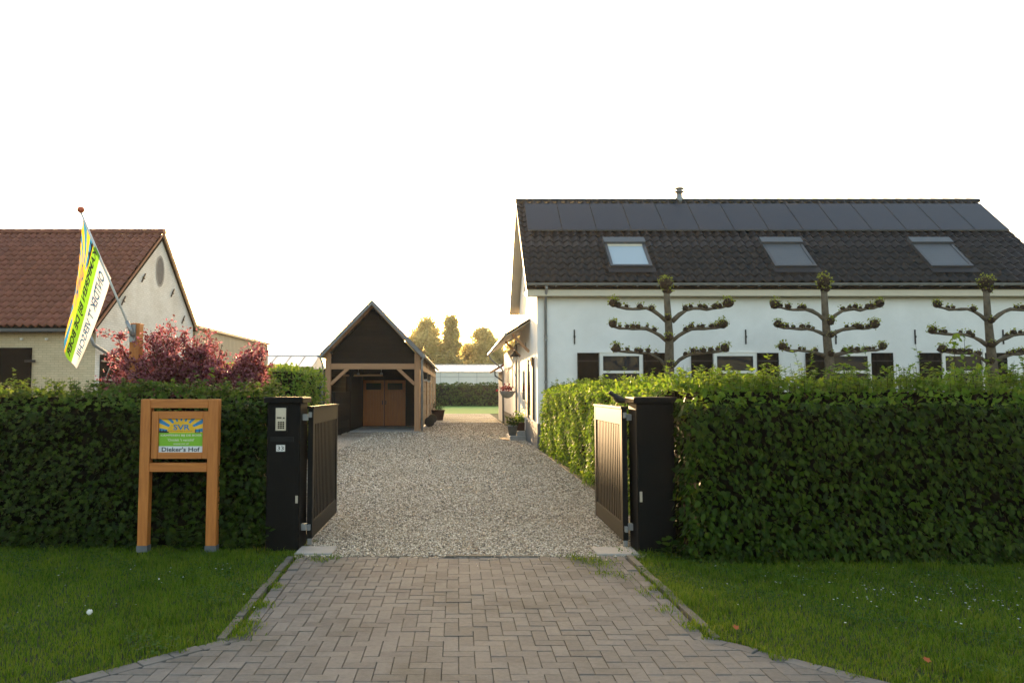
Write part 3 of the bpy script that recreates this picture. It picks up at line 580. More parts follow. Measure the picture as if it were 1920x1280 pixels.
# skylights
for i, x0 in enumerate((4.74, 9.87, 14.75)):
    x1 = x0 + 1.31; sa, sb = .66, 2.27; p = lambda x, s, u: (x, *slope_pt(s, u + .05))
    q = lambda a, b, c, d, u0, u1: MB().rings([[p(a, c, u0), p(b, c, u0), p(b, d, u0), p(a, d, u0)], [p(a, c, u1), p(b, c, u1), p(b, d, u1), p(a, d, u1)]])
    k = q(x0, x1, sa, sb, .0, .09).build('skylight', 'greymetal', house)
    for (a, b, c, d) in ((x0, x0 + .09, sa, sb), (x1 - .09, x1, sa, sb), (x0 + .09, x1 - .09, sa, sa + .09)): q(a, b, c, d, .091, .13).build('frame', 'greymetal', k)
    q(x0 - .02, x1 + .02, sb - .3, sb, .091, .2).build('shutter_box', 'rollershutter', k)
    if i == 0:
        q(x0 + .09, x1 - .09, sa + .09, sb - .42, .092, .10).build('pane', 'sky_reflecting_glass', k); q(x0 + .09, x1 - .09, sb - .42, sb - .3, .092, .115).build('blind', 'fascia', k)
    else:
        for j in range(12): q(x0 + .09, x1 - .09, sa + .09 + j * .102, sa + .09 + j * .102 + .098, .092, .112).build('slat', 'rollershutter', k)
    q(x0 - .08, x1 + .08, sa - .28, sa, .05, .075).build('lead_apron', 'rooftile', k)
# gutter, brackets, downpipes
g = MB(); n = 9; rr = []
for x in (HX0, HX1 - .3): rr.append([(x, EY - .03 + .075 * math.cos(a), EZ - .03 + .075 * math.sin(a)) for a in [math.pi + math.pi * j / 8 for j in range(9)]] + [(x, EY - .03 + .069 * math.cos(a), EZ - .03 + .069 * math.sin(a)) for a in [2 * math.pi - math.pi * j / 8 for j in range(9)]])
g.rings(rr); g.build('gutter', 'zinc', house)
for i in range(26): MB().box(HX0 + .3 + i * .62, HX0 + .33 + i * .62, EY - .1, EY + .1, EZ - .125, EZ - .108).build('gutter_bracket', 'zinc', house)
MB().tube([(2.69, EY, EZ - .1), (2.69, EY, EZ - .2), (2.69, WF - .08, EZ - .55), (2.69, WF - .08, .1)], .045, 10).build('downpipe', 'zinc', house, True)
for z in (3.3, 2.0, 3.42): MB().tube([(2.69, WF - .08, z), (2.69, WF - .08, z + .05)], .056, 10).build('pipe_collar', 'zinc', house)
MB().lathe((7.95, RY, RZ + .02), [(.13, -.1), (.13, .12), (.1, .14), (.1, .3), (.17, .31), (.17, .34), (.1, .35), (.1, .42), (.18, .43), (.14, .47), (.02, .49)]).build('flue_pipe', 'zinc', house, True)
for x in (3.59, 8.9, 11.69, 14.15, 16.88): MB().box(x - .018, x + .018, WF - .03, WF - .002, 3.2, 3.65).box(x - .03, x + .03, WF - .04, WF - .031, 3.4, 3.46).build('wall_anchor', 'iron', house)
# front windows with shutters
for xc in (5.02, 8.54, 12.08, 15.6):
    hw = .66; zt, zb = 2.93, 1.25
    f = MB()
    for (a, b, c, d) in ((xc - hw, xc - hw + .1, zb, zt - .1), (xc + hw - .1, xc + hw, zb, zt - .1), (xc - hw, xc + hw, zt - .1, zt), (xc - hw + .1, xc + hw - .1, 2.3, 2.38), (xc - hw + .1, xc + hw - .1, zb, zb + .08)): f.box(a, b, WF - .05, WF - .002, c, d)
    wd = f.build('window', 'white_paint', house)
    for c, d in ((2.38, zt - .1), (zb + .08, 2.3)):
        fr = MB(); e = .035
        for a in ((xc - hw + .1, xc - hw + .1 + e, c, d), (xc + hw - .1 - e, xc + hw - .1, c, d), (xc - hw + .1 + e, xc + hw - .1 - e, c, c + e), (xc - hw + .1 + e, xc + hw - .1 - e, d - e, d)): fr.box(a[0], a[1], WF - .034, WF - .003, a[2], a[3])
        fr.build('sash', 'iron', wd); MB().box(xc - hw + .1 + e, xc + hw - .1 - e, WF - .02, WF - .004, c + e, d - e).build('pane', 'glass', wd)
    MB().box(xc - hw - .04, xc + hw + .04, WF - .06, WF - .001, zt + .001, zt + .03).build('lintel', 'white_paint', wd)
    MB().box(xc - hw - .05, xc + hw + .05, WF - .12, WF - .001, zb - .08, zb - .001).build('sill', 'plinth', wd)
    for s in (-1, 1):
        a = xc + s * (hw + .36); sh = MB(); sh.box(a - .33, a + .33, WF - .045, WF - .012, zb, zt)
        so = sh.build('shutter', 'shutter', house)
        for j in range(5): MB().box(a - .33 + .004 + j * .132, a - .33 + .128 + j * .132, WF - .053, WF - .0455, zb + .004, zt - .004).build('board', 'shutter', so)
        for z in (zb + .25, zt - .25): MB().box(a - .33, a + .33, WF - .06, WF - .0535, z - .02, z + .02).build('hinge', 'iron', so)
# gable side: door, tall window with shutters, lamp, annexe
d = MB(); d.box(WX - .03, WX - .002, 27.1, 28.3, .35, 2.75); dr = d.build('side_door', 'white_paint', house)
MB().box(WX - .04, WX - .031, 27.25, 28.15, 1.45, 2.55).build('pane', 'glass', dr)
wd = MB().box(WX - .03, WX - .002, 24.75, 25.75, .85, 2.75).build('window', 'white_paint', house); MB().box(WX - .04, WX - .031, 24.85, 25.65, .95, 2.65).build('pane', 'glass', wd)
for y0, y1 in ((24.05, 24.7), (25.8, 26.45)): MB().box(WX - .075, WX - .03, y0, y1, .83, 2.85).build('shutter', 'shutter_side', house)
MB().prism([(23.8, 5.1), (24.5, 5.1), (24.5, 6.3), (23.8, 6.3)], WX - .04, WX - .002, 'x').build('window', 'white_paint', house) if False else None
gw = MB().box(WX - .05, WX - .002, 25.9, 26.9, 5.2, 6.4).build('window', 'white_paint', house); MB().box(WX - .06, WX - .051, 26.0, 26.8, 5.3, 6.3).build('pane', 'glass', gw)
annex = thing('annexe', 'low white annexe with overhanging lean-to roof behind the farmhouse gable', 'building', (3.4, 35, 0))
MB().box(WX - .02, 5.6, 29.93, 39.8, .7, 3.7).build('wall', 'plaster', annex); MB().box(WX - .04, 5.62, 29.94, 39.82, 0, .7).build('plinth', 'plinth', annex)
sl_ = .62
MB().prism([(1.64, 3.72), (5.7, 3.72 + 4.06 * sl_), (5.7, 3.80 + 4.06 * sl_), (1.62, 3.80)], 29.95, 40.1, 'y').build('roof', 'rooftile', annex)
MB().prism([(1.62, 3.69), (WX - .025, 3.69 + .8 * sl_), (WX - .025, 3.715 + .8 * sl_), (1.62, 3.715)], 29.96, 40.05, 'y').build('soffit', 'soffit', annex)
cnp = MB().prism([(1.64, 3.65), (WX - .003, 3.65 + .8 * sl_), (WX - .003, 3.73 + .8 * sl_), (1.62, 3.73)], 25.4, 29.94, 'y').build('door_canopy', 'rooftile', annex)
MB().prism([(1.63, 3.62), (WX - .004, 3.62 + .8 * sl_), (WX - .004, 3.645 + .8 * sl_), (1.63, 3.645)], 25.42, 29.93, 'y').build('soffit', 'soffit', cnp)
for y in (25.7, 29.4): MB().bar((1.85, y, 3.7), (WX - .01, y, 3.1), .07, .09).build('strut', 'oak_x', cnp)
MB().tube([(1.6, 25.4, 3.68), (1.6, 40.1, 3.7)], .055, 8).build('gutter', 'zinc', annex)
MB().tube([(1.6, 39.7, 3.65), (1.75, 39.75, 3.4), (2.3, 39.85, 2.95), (2.36, 39.85, 2.8), (2.36, 39.85, .1)], .045, 8).build('downpipe', 'zinc', annex, True)
MB().tube([(2.36, 30.6, 4.0), (2.36, 30.6, .1)], .045, 8).build('downpipe', 'zinc', annex, True)
for y in (33.4, 36.0): MB().box(WX - .045, WX - .021, y - .03, y + .03, 1.9, 2.9).build('wall_anchor', 'iron', annex)
sh2 = thing('rear_outbuilding', 'small outbuilding with low eave behind the annexe', 'building', (3.2, 43, 0))
MB().box(2.5, 5.5, 41, 47, 0, 2.9).build('wall', 'plaster', sh2); MB().prism([(2.0, 2.85), (5.6, 4.9), (5.6, 5.0), (1.95, 2.95)], 40.9, 47.2, 'y').build('roof', 'redtile', sh2)
MB().tube([(2.0, 41.1, 2.85), (2.0, 41.1, 2.6), (2.4, 41.1, 2.3), (2.44, 41.0, 2.2), (2.44, 41.0, 0)], .04, 8).build('downpipe', 'iron', sh2)
# lamp, basket, steps, pots
lp = thing('wall_lamp', 'black swan-neck lamp on the white gable wall above the door', 'lamp', (WX, 27.0, 3.0))
MB().tube([(WX, 27, 3.35), (WX - .12, 27, 3.45), (WX - .3, 27, 3.45), (WX - .42, 27, 3.38), (WX - .42, 27, 3.2)], .014, 6).box(WX - .02, WX - .003, 26.95, 27.05, 3.22, 3.5).build('arm', 'iron', lp)
MB().lathe((WX - .42, 27, 3.0), [(.2, 0), (.19, .03), (.08, .1), (.04, .2)]).build('shade', 'iron', lp, True); MB().lathe((WX - .42, 27, 2.84), [(.03, 0), (.075, .05), (.075, .13), (.05, .165)]).build('glass', 'white', lp, True)
hb = thing('hanging_basket', 'grey hanging basket of dark red flowers on the annexe wall', 'planter', (2.0, 31.5, 1.6))
MB().tube([(WX, 31.5, 2.1), (WX - .1, 31.5, 2.6), (2.2, 31.5, 2.72), (2.05, 31.5, 2.55), (2.05, 31.5, 2.1)], .012, 5).build('bracket', 'iron', hb)
MB().lathe((2.05, 31.5, 1.45), [(.06, 0), (.22, .08), (.33, .25), (.34, .3)]).build('bowl', 'zincpot', hb, True)
n = 140; P = rng.normal(size=(n, 3)) * (.17, .17, .06) + (2.05, 31.5, 1.86); V, F = leaves(P, rng.normal(size=(n, 3)), rng.normal(size=(n, 3)), rng.uniform(.06, .12, n), QUAD); tag(np_mesh('flowers', V, F, 'redflower', hb), None, None, None, 'stuff')
st = thing('doorstep', 'two grey stone steps below the side door', 'steps', (2.1, 27, 0)); MB().cbox(1.82, WX - .04, 26.7, 28.6, 0, .15, .01).build('step', 'concrete', st); MB().cbox(2.1, WX - .04, 26.95, 28.5, .151, .31, .01).build('step', 'concrete', st); MB().cbox(1.55, 1.8, 26.7, 28.0, -.01, .03, .005).build('door_mat', 'terracotta', st)
def pot(x, y, z, r, h, mat, nleaf, leafmat, lb, spread=.2):
    t = thing('plant_pot', lb, 'plant pot', (x, y, z)); MB().lathe((x, y, z), [(r * .7, 0), (r * .95, h * .9), (r * 1.05, h * .9), (r * 1.05, h), (r * .9, h), (r * .88, h * .9)]).build('pot', mat, t, True)
    MB().lathe((x, y, z + h * .86), [(.01, 0), (r * .88, .0), (r * .88, .02), (.01, .03)]).build('soil', 'core', t)
    P = np.abs(rng.normal(size=(nleaf, 3))) * (0, 0, spread) + rng.normal(size=(nleaf, 3)) * (spread * .6, spread * .6, 0) + (x, y, z + h); V, F = leaves(P, rng.normal(size=(nleaf, 3)) + (0, 0, .6), rng.normal(size=(nleaf, 3)), rng.uniform(.05, .11, nleaf), OVAL, .8); tag(np_mesh('plant', V, F, leafmat, t), None, None, None, 'stuff')
pot(1.83 + .12, 27.2, .15, .19, .36, 'zincpot', 160, 'maple', 'tapered grey pot with a sparse plant on the lower doorstep', .16); pot(2.27, 27.5, .31, .2, .3, 'terracotta', 260, 'privet', 'brown pot with a bushy pale plant on the upper doorstep', .17)
pot(-1.25, 45.5, 0, .42, .62, 'terracotta', 240, 'maple', 'dark brown pot standing at the far corner of the carport', .3)

# ------------------------------------------------------------------ espalier trees in front of the house
def espalier(x, Yt, trunk, tiers, top, lb):
    t = thing('espalier_tree', lb, 'tree', (x, Yt, 0), 'pollarded espalier trees in front of the house')
    tb = MB(); pts = [(x + dx, Yt, z) for dx, z in trunk]; tb.tube(pts, [.16, .145, .13, .11, .092, .08][:len(pts)], 10); tro = fix(tb.build('trunk', 'bark', t, True))
    P = []
    def knob(c, r):
        kn = MB(); rs = []
        for j in range(6):
            ph = -math.pi / 2 + math.pi * (j + .5) / 6; rs.append([(c[0] + r * random.uniform(.75, 1.2) * math.cos(ph) * math.cos(a), c[1] + r * random.uniform(.75, 1.2) * math.cos(ph) * math.sin(a), c[2] + r * .9 * math.sin(ph)) for a in [2 * math.pi * i / 7 for i in range(7)]])
        kn.rings(rs); kn.build('pollard_knob', 'bark_dark', t)
        for _ in range(int((46 if r > .11 else 20) * (r / .1) ** 1.5)):
            d = Vector((random.gauss(0, 1), random.gauss(0, 1), random.gauss(.55, .8))).normalized(); P.append(Vector(c) + d * r * random.uniform(.75, 1.35) + Vector((0, 0, .02)))
    for (zt, z0, xa, xb) in tiers:
        for s, xe in ((-1, xa), (1, xb)):
            L_ = abs(xe - x); ps = []; rad = []
            for k in range(9):
                q = k / 8; ps.append((x + s * (.08 + (L_ - .08) * q), Yt + .02 * math.sin(7 * q + z0), z0 + (zt - z0) * min(1, 3.0 * q) ** .75 + .012 * math.sin(9 * q + z0 * 3) + .07 * q ** 6 + random.gauss(0, .008))); rad.append((.054 - .024 * q) * random.uniform(.78, 1.35))
            fix(MB().tube(ps, rad, 8).build('limb', 'bark', t, True))
            knob((ps[-1][0], ps[-1][1], ps[-1][2] + .07), random.uniform(.12, .15))
            for k in range(2, 8):
                if random.random() < .85: knob((ps[k][0] + random.uniform(-.06, .06), ps[k][1], ps[k][2] + .06), random.uniform(.05, .1))
    for zt, z0, xa, xb in tiers: knob((x + random.uniform(-.05, .05), Yt - .1, z0 + random.uniform(-.1, .1)), random.uniform(.09, .13))
    knob((x + top[0], Yt, top[1] + .04), .19); knob((x + top[0] + .03, Yt, top[1] - .14), .14)
    P = np.array([p[:] for p in P]); n = len(P); V, F = leaves(P, rng.normal(size=(n, 3)) + (0, 0, .7), rng.normal(size=(n, 3)), rng.uniform(.025, .065, n), OVAL); tag(np_mesh('leaf_tufts', V, F, 'bud', t), None, None, None, 'stuff')
TY = 20.5
espalier(5.80, TY, [(0, 0), (0, 1.5), (-.02, 2.4), (0, 3.2), (-.03, 3.9), (-.06, 4.55)], [(4.02, 3.68, 4.27, 7.43), (3.46, 3.12, 4.25, 7.28), (2.80, 2.4, 4.33, 7.33)], (-.07, 4.66), 'espalier tree nearest the downpipe, three tiers of knobbly arms')
espalier(10.16, TY, [(.06, 0), (.05, 1.5), (.03, 2.4), (-.02, 3.2), (-.05, 3.9), (-.06, 4.55)], [(4.0, 3.72, 8.72, 11.6), (3.46, 3.3, 8.8, 11.45), (2.84, 2.7, 8.9, 11.65)], (-.06, 4.72), 'middle espalier tree between the second and third windows')
espalier(14.62, TY, [(.1, 0), (.08, 1.5), (.04, 2.4), (0, 3.2), (-.03, 3.9), (-.04, 4.55)], [(4.0, 3.7, 13.2, 16.1), (3.3, 3.0, 13.05, 16.2), (2.78, 2.5, 13.3, 16.1)], (-.03, 4.7), 'rightmost espalier tree with a leafy shrub in front of it')
def shrub(x, y, h, r, n, mat, size, lb, name='shrub', tmpl=OVAL, z0=.2):
    t = thing(name, lb, 'shrub', (x, y, 0)); P = []; tb = MB()
    for k in range(9):
        an = random.uniform(0, 6.28); e = Vector((x + r * .9 * math.cos(an) * random.random(), y + r * .6 * math.sin(an), h * random.uniform(.6, 1))); tb.tube([(x, y, 0), ((x + e.x) / 2 + .02, (y + e.y) / 2, e.z * .5), e], [.014, .009, .003], 4)
        for _ in range(n // 9): q = random.uniform(.25, 1); P.append((x + (e.x - x) * q + random.gauss(0, .07), y + (e.y - y) * q + random.gauss(0, .07), e.z * q + random.gauss(0, .05)))
    tb.build('stems', 'bark_dark', t); P = np.array(P); m_ = len(P); V, F = leaves(P, rng.normal(size=(m_, 3)) + (0, 0, .2), rng.normal(size=(m_, 3)) + (0, 0, .8), rng.uniform(.6, 1.2, m_) * size, tmpl); tag(np_mesh('foliage', V, F, mat, t), None, None, None, 'stuff')
shrub(7.6, 11.2, 2.75, .55, 520, 'young', .085, 'tall loose light green shrub rising above the hedge at right'); shrub(9.6, 16.5, 2.45, .4, 700, 'maple', .06, 'dark upright evergreen shrub before the rightmost window', 'evergreen_shrub'); shrub(8.2, 16, 2.3, .35, 600, 'maple', .06, 'dark evergreen shrub before the third window shutter', 'evergreen_shrub')

# ------------------------------------------------------------------ left barn
BX, BF, BRY, BRZ, BBK = -9.5, 19.5, 23.6, 6.78, 26.6
barn = thing('brick_barn', 'whitewashed brick barn with red-brown tiled roof at left', 'barn', (-14, 23, 0))
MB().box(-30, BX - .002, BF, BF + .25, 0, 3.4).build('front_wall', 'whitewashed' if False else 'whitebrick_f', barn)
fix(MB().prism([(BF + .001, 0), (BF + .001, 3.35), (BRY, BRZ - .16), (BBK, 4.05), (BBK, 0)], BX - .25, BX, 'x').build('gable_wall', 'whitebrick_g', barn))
bs = math.atan2(BRZ - 3.42, BRY - BF + .25)
def bsp(s, up=0.0): return BF - .25 + s * math.cos(bs) - up * math.sin(bs), 3.42 + s * math.sin(bs) + up * math.cos(bs)
broof = fix(MB().prism([(BF - .22, 3.38), (BRY, BRZ - .05), (BBK + .2, 4.0), (BBK + .2, 3.88), (BRY, BRZ - .2), (BF - .22, 3.26)], -30, BX + .06, 'x').build('roof', 'deck', barn))
btm = tile_mesh('barn_tile', .205, .30, .035, 'redtile', .04); nr = int((BRY - BF + .25) / math.cos(bs) / .30)
lay_tiles(broof, btm, BX + .07 - 45 * .205, 45, nr + 1, .205, .30, bsp, bs, lambda c, r: c >= 24 and r < 15 and (c - 24) < 20 and (44 - c) < 21 + r * .0)
for i in range(16):
    x = BX + .08 - (i + 1) * .4; rr = [[(x + dx, BRY + .13 * k * math.sin(a), BRZ + .02 + .13 * k * math.cos(a)) for a in [R(-100 + 25 * j) for j in range(9)]] for dx, k in ((0, .9), (.42, 1.0))]; MB().rings(rr).build('ridge_tile', 'redtile', broof)
MB().prism([(BRY, BRZ + .05), (BBK + .22, 4.06), (BBK + .22, 3.86), (BRY, BRZ - .15)], BX + .061, BX + .1, 'x').build('bargeboard', 'oak_x', barn)
MB().prism([(BF - .22, 3.43), (BRY, BRZ + .03), (BRY, BRZ - .04), (BF - .22, 3.36)], BX + .061, BX + .09, 'x').build('verge_strip', 'redtile', barn)
MB().lathe((0, 0, 0), [(.01, 0), (.01, 0)]) if False else None
ov = MB(); vv = [(BX + .012, 23.55 + .27 * math.cos(2 * math.pi * k / 20), 5.55 + .43 * math.sin(2 * math.pi * k / 20)) for k in range(20)]; vo = [(BX + .012, 23.55 + .33 * math.cos(2 * math.pi * k / 20), 5.55 + .5 * math.sin(2 * math.pi * k / 20)) for k in range(20)]
ov.add(vo + vv, [(k, (k + 1) % 20, 20 + (k + 1) % 20, 20 + k) for k in range(20)]); wo = ov.build('oval_window', 'concrete', barn); MB().add([(BX + .008, p[1], p[2]) for p in vv], [tuple(range(20))]).build('pane', 'plinth', wo)
for y, z in ((22.3, 5.15), (24.6, 5.0), (21.0, 4.3), (25.6, 4.2)): MB().bar((BX + .02, y - .12, z - .14), (BX + .02, y + .12, z + .14), .03, .035, (1, 0, 0)).bar((BX + .03, y - .05, z + .03), (BX + .03, y + .05, z - .03), .02, .03, (1, 0, 0)).build('wall_anchor', 'iron', barn)
MB().box(-30, BX + .03, BF - .34, BF - .24, 3.28, 3.36).build('gutter', 'greymetal', barn); MB().tube([(BX - .05, BF - .28, 3.25), (BX + .05, BF - .2, 2.95), (BX + .45, BF + 1.2, 2.35)], .045, 8).build('downpipe', 'zinc', barn, True)
dr = MB().box(-12.4, -11.15, BF - .06, BF - .002, 0, 2.88).build('barn_door', 'shutter', barn); MB().box(-11.3, -11.02, BF - .09, BF - .061, 2.5, 2.56).build('hinge', 'iron', dr)
for x in (-11.4, -10.75): MB().box(x - .03, x + .03, BF - .1, BF - .04, 3.08, 3.13).build('eave_lamp', 'white', barn)
# gable opening: black slab stands in for the shade inside, steel rails before it
og = MB().box(BX - .05, BX + .01, BF + .25, BF + 4.6, 0, 2.72).build('opening_shade_slab', 'black', barn)
for z in (2.55, 2.05): MB().bar((BX + .03, BF + .28, z), (BX + .03, BF + 4.5, z), .03, .04).build('rail', 'zinc', og)
for k in range(5): MB().bar((BX + .03, BF + .5 + k * .8, 2.05), (BX + .03, BF + .9 + k * .8, 2.55), .02, .02).build('strut', 'zinc', og)
# corrugated shed behind the barn
cs = thing('corrugated_shed', 'cream corrugated shed behind the barn gable', 'shed', (-12, 32, 0)); mb = MB()
for k in range(54): y = 26.9 + k * .19; mb.add([(BX - .03, y, 0), (BX + .02, y + .05, 0), (BX + .02, y + .1, 0), (BX - .03, y + .19, 0), (BX - .03, y, 4.02), (BX + .02, y + .05, 4.02), (BX + .02, y + .1, 4.02), (BX - .03, y + .19, 4.02)], [(0, 1, 5, 4), (1, 2, 6, 5), (2, 3, 7, 6)])
mb.build('wall', 'corr', cs); MB().box(-20, BX - .031, 26.95, 37.1, 0, 4.0).build('frame', 'corr', cs); MB().prism([(-20, 5.5), (BX + .12, 4.02), (BX + .12, 4.12), (-20, 5.6)], 26.85, 37.25, 'y').build('roof', 'corr', cs)
# green container
ct = thing('green_container', 'dark green ribbed container standing left of the carport', 'container', (-7.3, 36, 0)); mb = MB().box(-9.0, -6.02, 33.5, 40, 0, 2.66)
for k in range(14): mb.box(-8.95 + k * .21, -8.85 + k * .21, 33.46, 33.499, .1, 2.6)
for k in range(30): mb.box(-6.019, -5.98, 33.6 + k * .21, 33.7 + k * .21, .1, 2.6)
mb.build('body', 'green_steel', ct); MB().box(-9.05, -5.95, 33.44, 40.05, 2.661, 2.74).build('roof_rim', 'green_steel', ct)
MB().bar((-6.7, 33.3, 2.42), (-6.1, 33.3, 2.38), .14, .03).bar((-6.15, 33.3, 2.38), (-6.05, 33.4, 2.1), .05, .03).build('lamp_bracket', 'oak_x', ct)
# small greenhouse at left
def greenhouse(name, lb, x0, x1, y0, y1, ze, zr, step, lean=0):
    g = thing(name, lb, 'greenhouse', ((x0 + x1) / 2, y0, 0)); n = int(round((x1 - x0) / step)); w_ = (x1 - x0) / n; ym = (y0 + y1) / 2
    for i in range(n):
        a, b = x0 + i * w_ + .03, x0 + (i + 1) * w_ - .03
        MB().box(a, b, y0, y0 + .02, .05, ze).build('pane', 'ghglass', g); MB().add([(a, y0, ze + .06), (b, y0, ze + .06), (b, ym, zr), (a, ym, zr)], [(0, 1, 2, 3)]).build('roof_pane', 'ghglass', g)
    for i in range(n + 1): x = x0 + i * w_; MB().bar((x, y0 - .02, 0), (x, y0 - .02, ze), .05, .05, (0, 1, 0)).build('post', 'ghframe', g); MB().bar((x, y0, ze + .07), (x, ym, zr + .02), .05, .05).build('rafter', 'ghframe', g)
    MB().box(x0, x1, y0 - .09, y0 - .03, ze - .02, ze + .09).build('gutter', 'ghframe', g); MB().box(x0, x1, ym - .04, ym + .04, zr, zr + .07).build('ridge', 'ghframe', g); MB().box(x0, x1, y0 - .05, y0 - .02, ze * .86, ze * .86 + .05).build('rail', 'ghframe', g)
    MB().add([(x0, y0, 0), (x0, y1, 0), (x0, y1, ze), (x0, ym, zr), (x0, y0, ze)], [(0, 1, 2, 3, 4)]).build('end_glass', 'ghglass', g); MB().add([(x1, y0, 0), (x1, y1, 0), (x1, y1, ze), (x1, ym, zr), (x1, y0, ze)], [(0, 1, 2, 3, 4)]).build('end_glass', 'ghglass', g)
    MB().box(x0, x1, y1 - .02, y1, 0, ze).build('back_glass', 'ghglass', g)
greenhouse('small_greenhouse', 'small glass greenhouse seen over the pale green hedge', -13.2, -9.4, 48, 53, 3.25, 4.15, .95)
greenhouse('long_greenhouse', 'long whitewashed greenhouse behind the far hedge', -16, 16, 94, 102, 4.1, 5.2, 2.3)

# ------------------------------------------------------------------ carport
CF, CB, CL, CR, CE, CRZ = 32.0, 53.0, -5.72, -1.66, 3.42, 5.55; CX = (CL + CR) / 2
cp = thing('timber_carport', 'open timber carport with dark boarded gable and steep grey roof', 'carport', (CX, 32, 0))
for x in (CL + .12, CR - .12): MB().cbox(x - .115, x + .115, CF, CF + .23, 0, CE - .05, .01).build('post', 'oak_z', cp)
MB().cbox(CL + .24, CR - .24, CF + .02, CF + .2, 2.69, 2.93, .01).build('tie_beam', 'oak_x', cp)
for s, x in ((1, CL + .235), (-1, CR - .235)): MB().bar((x, CF + .11, 2.05), (x + s * .72, CF + .11, 2.72), .13, .15, (0, 1, 0)).build('brace', 'oak_x', cp)
sp_ = (CRZ - CE) / (CX - CL + .0)
k = 0; z = 2.931
while z < CRZ - .35:
    z1 = min(z + .235, CRZ - .3); xa = max(CL + .24, CL + (z - CE) / sp_ + .35) if z > CE - .3 else CL + .24; xb = max(CL + .24, CL + (z1 - CE) / sp_ + .35) if z1 > CE - .3 else CL + .24
    MB().prism([(xa, z), (2 * CX - xa, z), (2 * CX - xb, z1 - .008), (xb, z1 - .008)], CF + .1 - .012 * (k % 2 == 2), CF + .13, 'y').build('gable_board', 'darkboard', cp); z = z1; k += 1
fix(MB().prism([(CL + .3, 2.95), (CR - .3, 2.95), (CR - .3, CE), (CX, CRZ - .3), (CL + .3, CE)], CF + .131, CF + .17, 'y').build('gable_backing', 'deck', cp))
for s in (-1, 1):
    xe = CX + s * (CX - CL + .16); ze = CE - .16 * sp_
    pr = lambda o, dz0, dz1, a, b, i=0: MB().prism([(xe - s * i, ze + dz0 + i * sp_), (CX, CRZ + dz0), (CX, CRZ + dz1), (xe - s * i, ze + dz1 + i * sp_)], a, b, 'y')
    rp = fix(pr(0, -.02, .06, CF - .45, CB + .3).build('roof_slope', 'sheet', cp))
    fix(pr(0, -.2, -.021, CF + .0, CF + .1, .12).build('rafter', 'oak_x', cp)); fix(pr(0, -.14, .065, CF - .49, CF - .451).build('bargeboard', 'sheet', cp)); fix(pr(0, -.045, -.021, CF - .44, CF + .02).build('verge_soffit', 'oak_x', cp))
    for q in (.2, .5, .8): x = xe + (CX - xe) * q; zz = ze + (CRZ - ze) * q - .09; MB().box(x - .05, x + .05, CF - .44, CF - .003, zz - .06, zz + .04).build('purlin_end', 'oak_x', cp)
    for i in range(26):   # raised seams of the sheets
        y = CF - .4 + i * .83; MB().bar((xe, y, ze + .075), (CX, y, CRZ + .075), .05, .03).build('seam', 'sheet', rp)
    MB().tube([(xe + s * .05, CF - .45, ze - .02), (xe + s * .05, CB + .3, ze - .02)], .06, 8).build('gutter', 'zinc', cp)
xd = CR + .1
MB().tube([(CR + .2, CF - .1, CE - .2), (xd, CF - .06, CE - .35), (xd, CF - .06, .05)], .05, 8).build('downpipe', 'zinc', cp, True); MB().tube([(CL - .2, CF - .1, CE - .2), (CL - .1, CF - .06, CE - .5), (CL - .1, CF - .06, 1)], .04, 8).build('downpipe', 'zinc', cp, True)
MB().box(-4.72, -4.66, CF + .25, 36.3, 0, 3.4).build('inner_wall', 'darkboard', cp)
for kx in range(5): MB().box(-4.659, -4.64, CF + .3 + kx * .8, CF + 1.06 + kx * .8, 0.05, 2.9).build('wall_panel', 'darkboard', cp)
MB().box(CL + .24, CR - .05, 36.32, 36.5, 0, CE).build('inner_back_wall', 'darkboard', cp); fix(MB().prism([(CL + .3, CE), (CR - .3, CE), (CX, CRZ - .2)], 36.33, 36.45, 'y').build('inner_gable', 'darkboard', cp))
MB().cbox(-4.65, CR + .02, CF - .05, 36.31, -.02, .05, .01).build('floor_slab', 'concrete', cp)
for x0, x1 in ((-4.62, -3.62), (-3.58, -2.58)):
    dd = MB().box(x0, x1, 36.24, 36.315, .08, 2.28).build('wooden_door', 'doorwood', cp)
    for j in range(6): MB().box(x0 + .1 + j * .134, x0 + .23 + j * .134, 36.225, 36.239, .35, 1.72).build('plank', 'doorwood', dd)
    MB().box(x0 + .14, x1 - .14, 36.226, 36.239, 1.82, 2.14).build('pane', 'glass', dd); MB().box(x0 + .02, x1 - .02, 36.22, 36.239, .1, .3).build('kick_board', 'doorwood', dd)
    MB().box(x1 - .08 if x0 < -4 else x0 + .04, x1 - .04 if x0 < -4 else x0 + .08, 36.19, 36.239, 1.1, 1.3).build('handle', 'iron', dd)
ra = thing('hanging_rack', 'wooden rack of rods hanging under the carport tie beam', 'rack', (-4, 33, 2.5))
MB().tube([(-5.1, 33, 2.42), (-3.35, 33, 2.44)], .03, 6).tube([(-5.1, 33.2, 2.46), (-3.4, 33.2, 2.47)], .03, 6).build('rod', 'oak_x', ra)
for x in (-4.45, -3.42): MB().lathe((x, 33.1, 2.44), [(.02, 0), (.06, .03), (.06, .1), (.02, .13)]).tube([(x, 33.1, 2.5), (x, 33.1, 3.1)], .01, 4).build('hanger', 'zinc', ra)
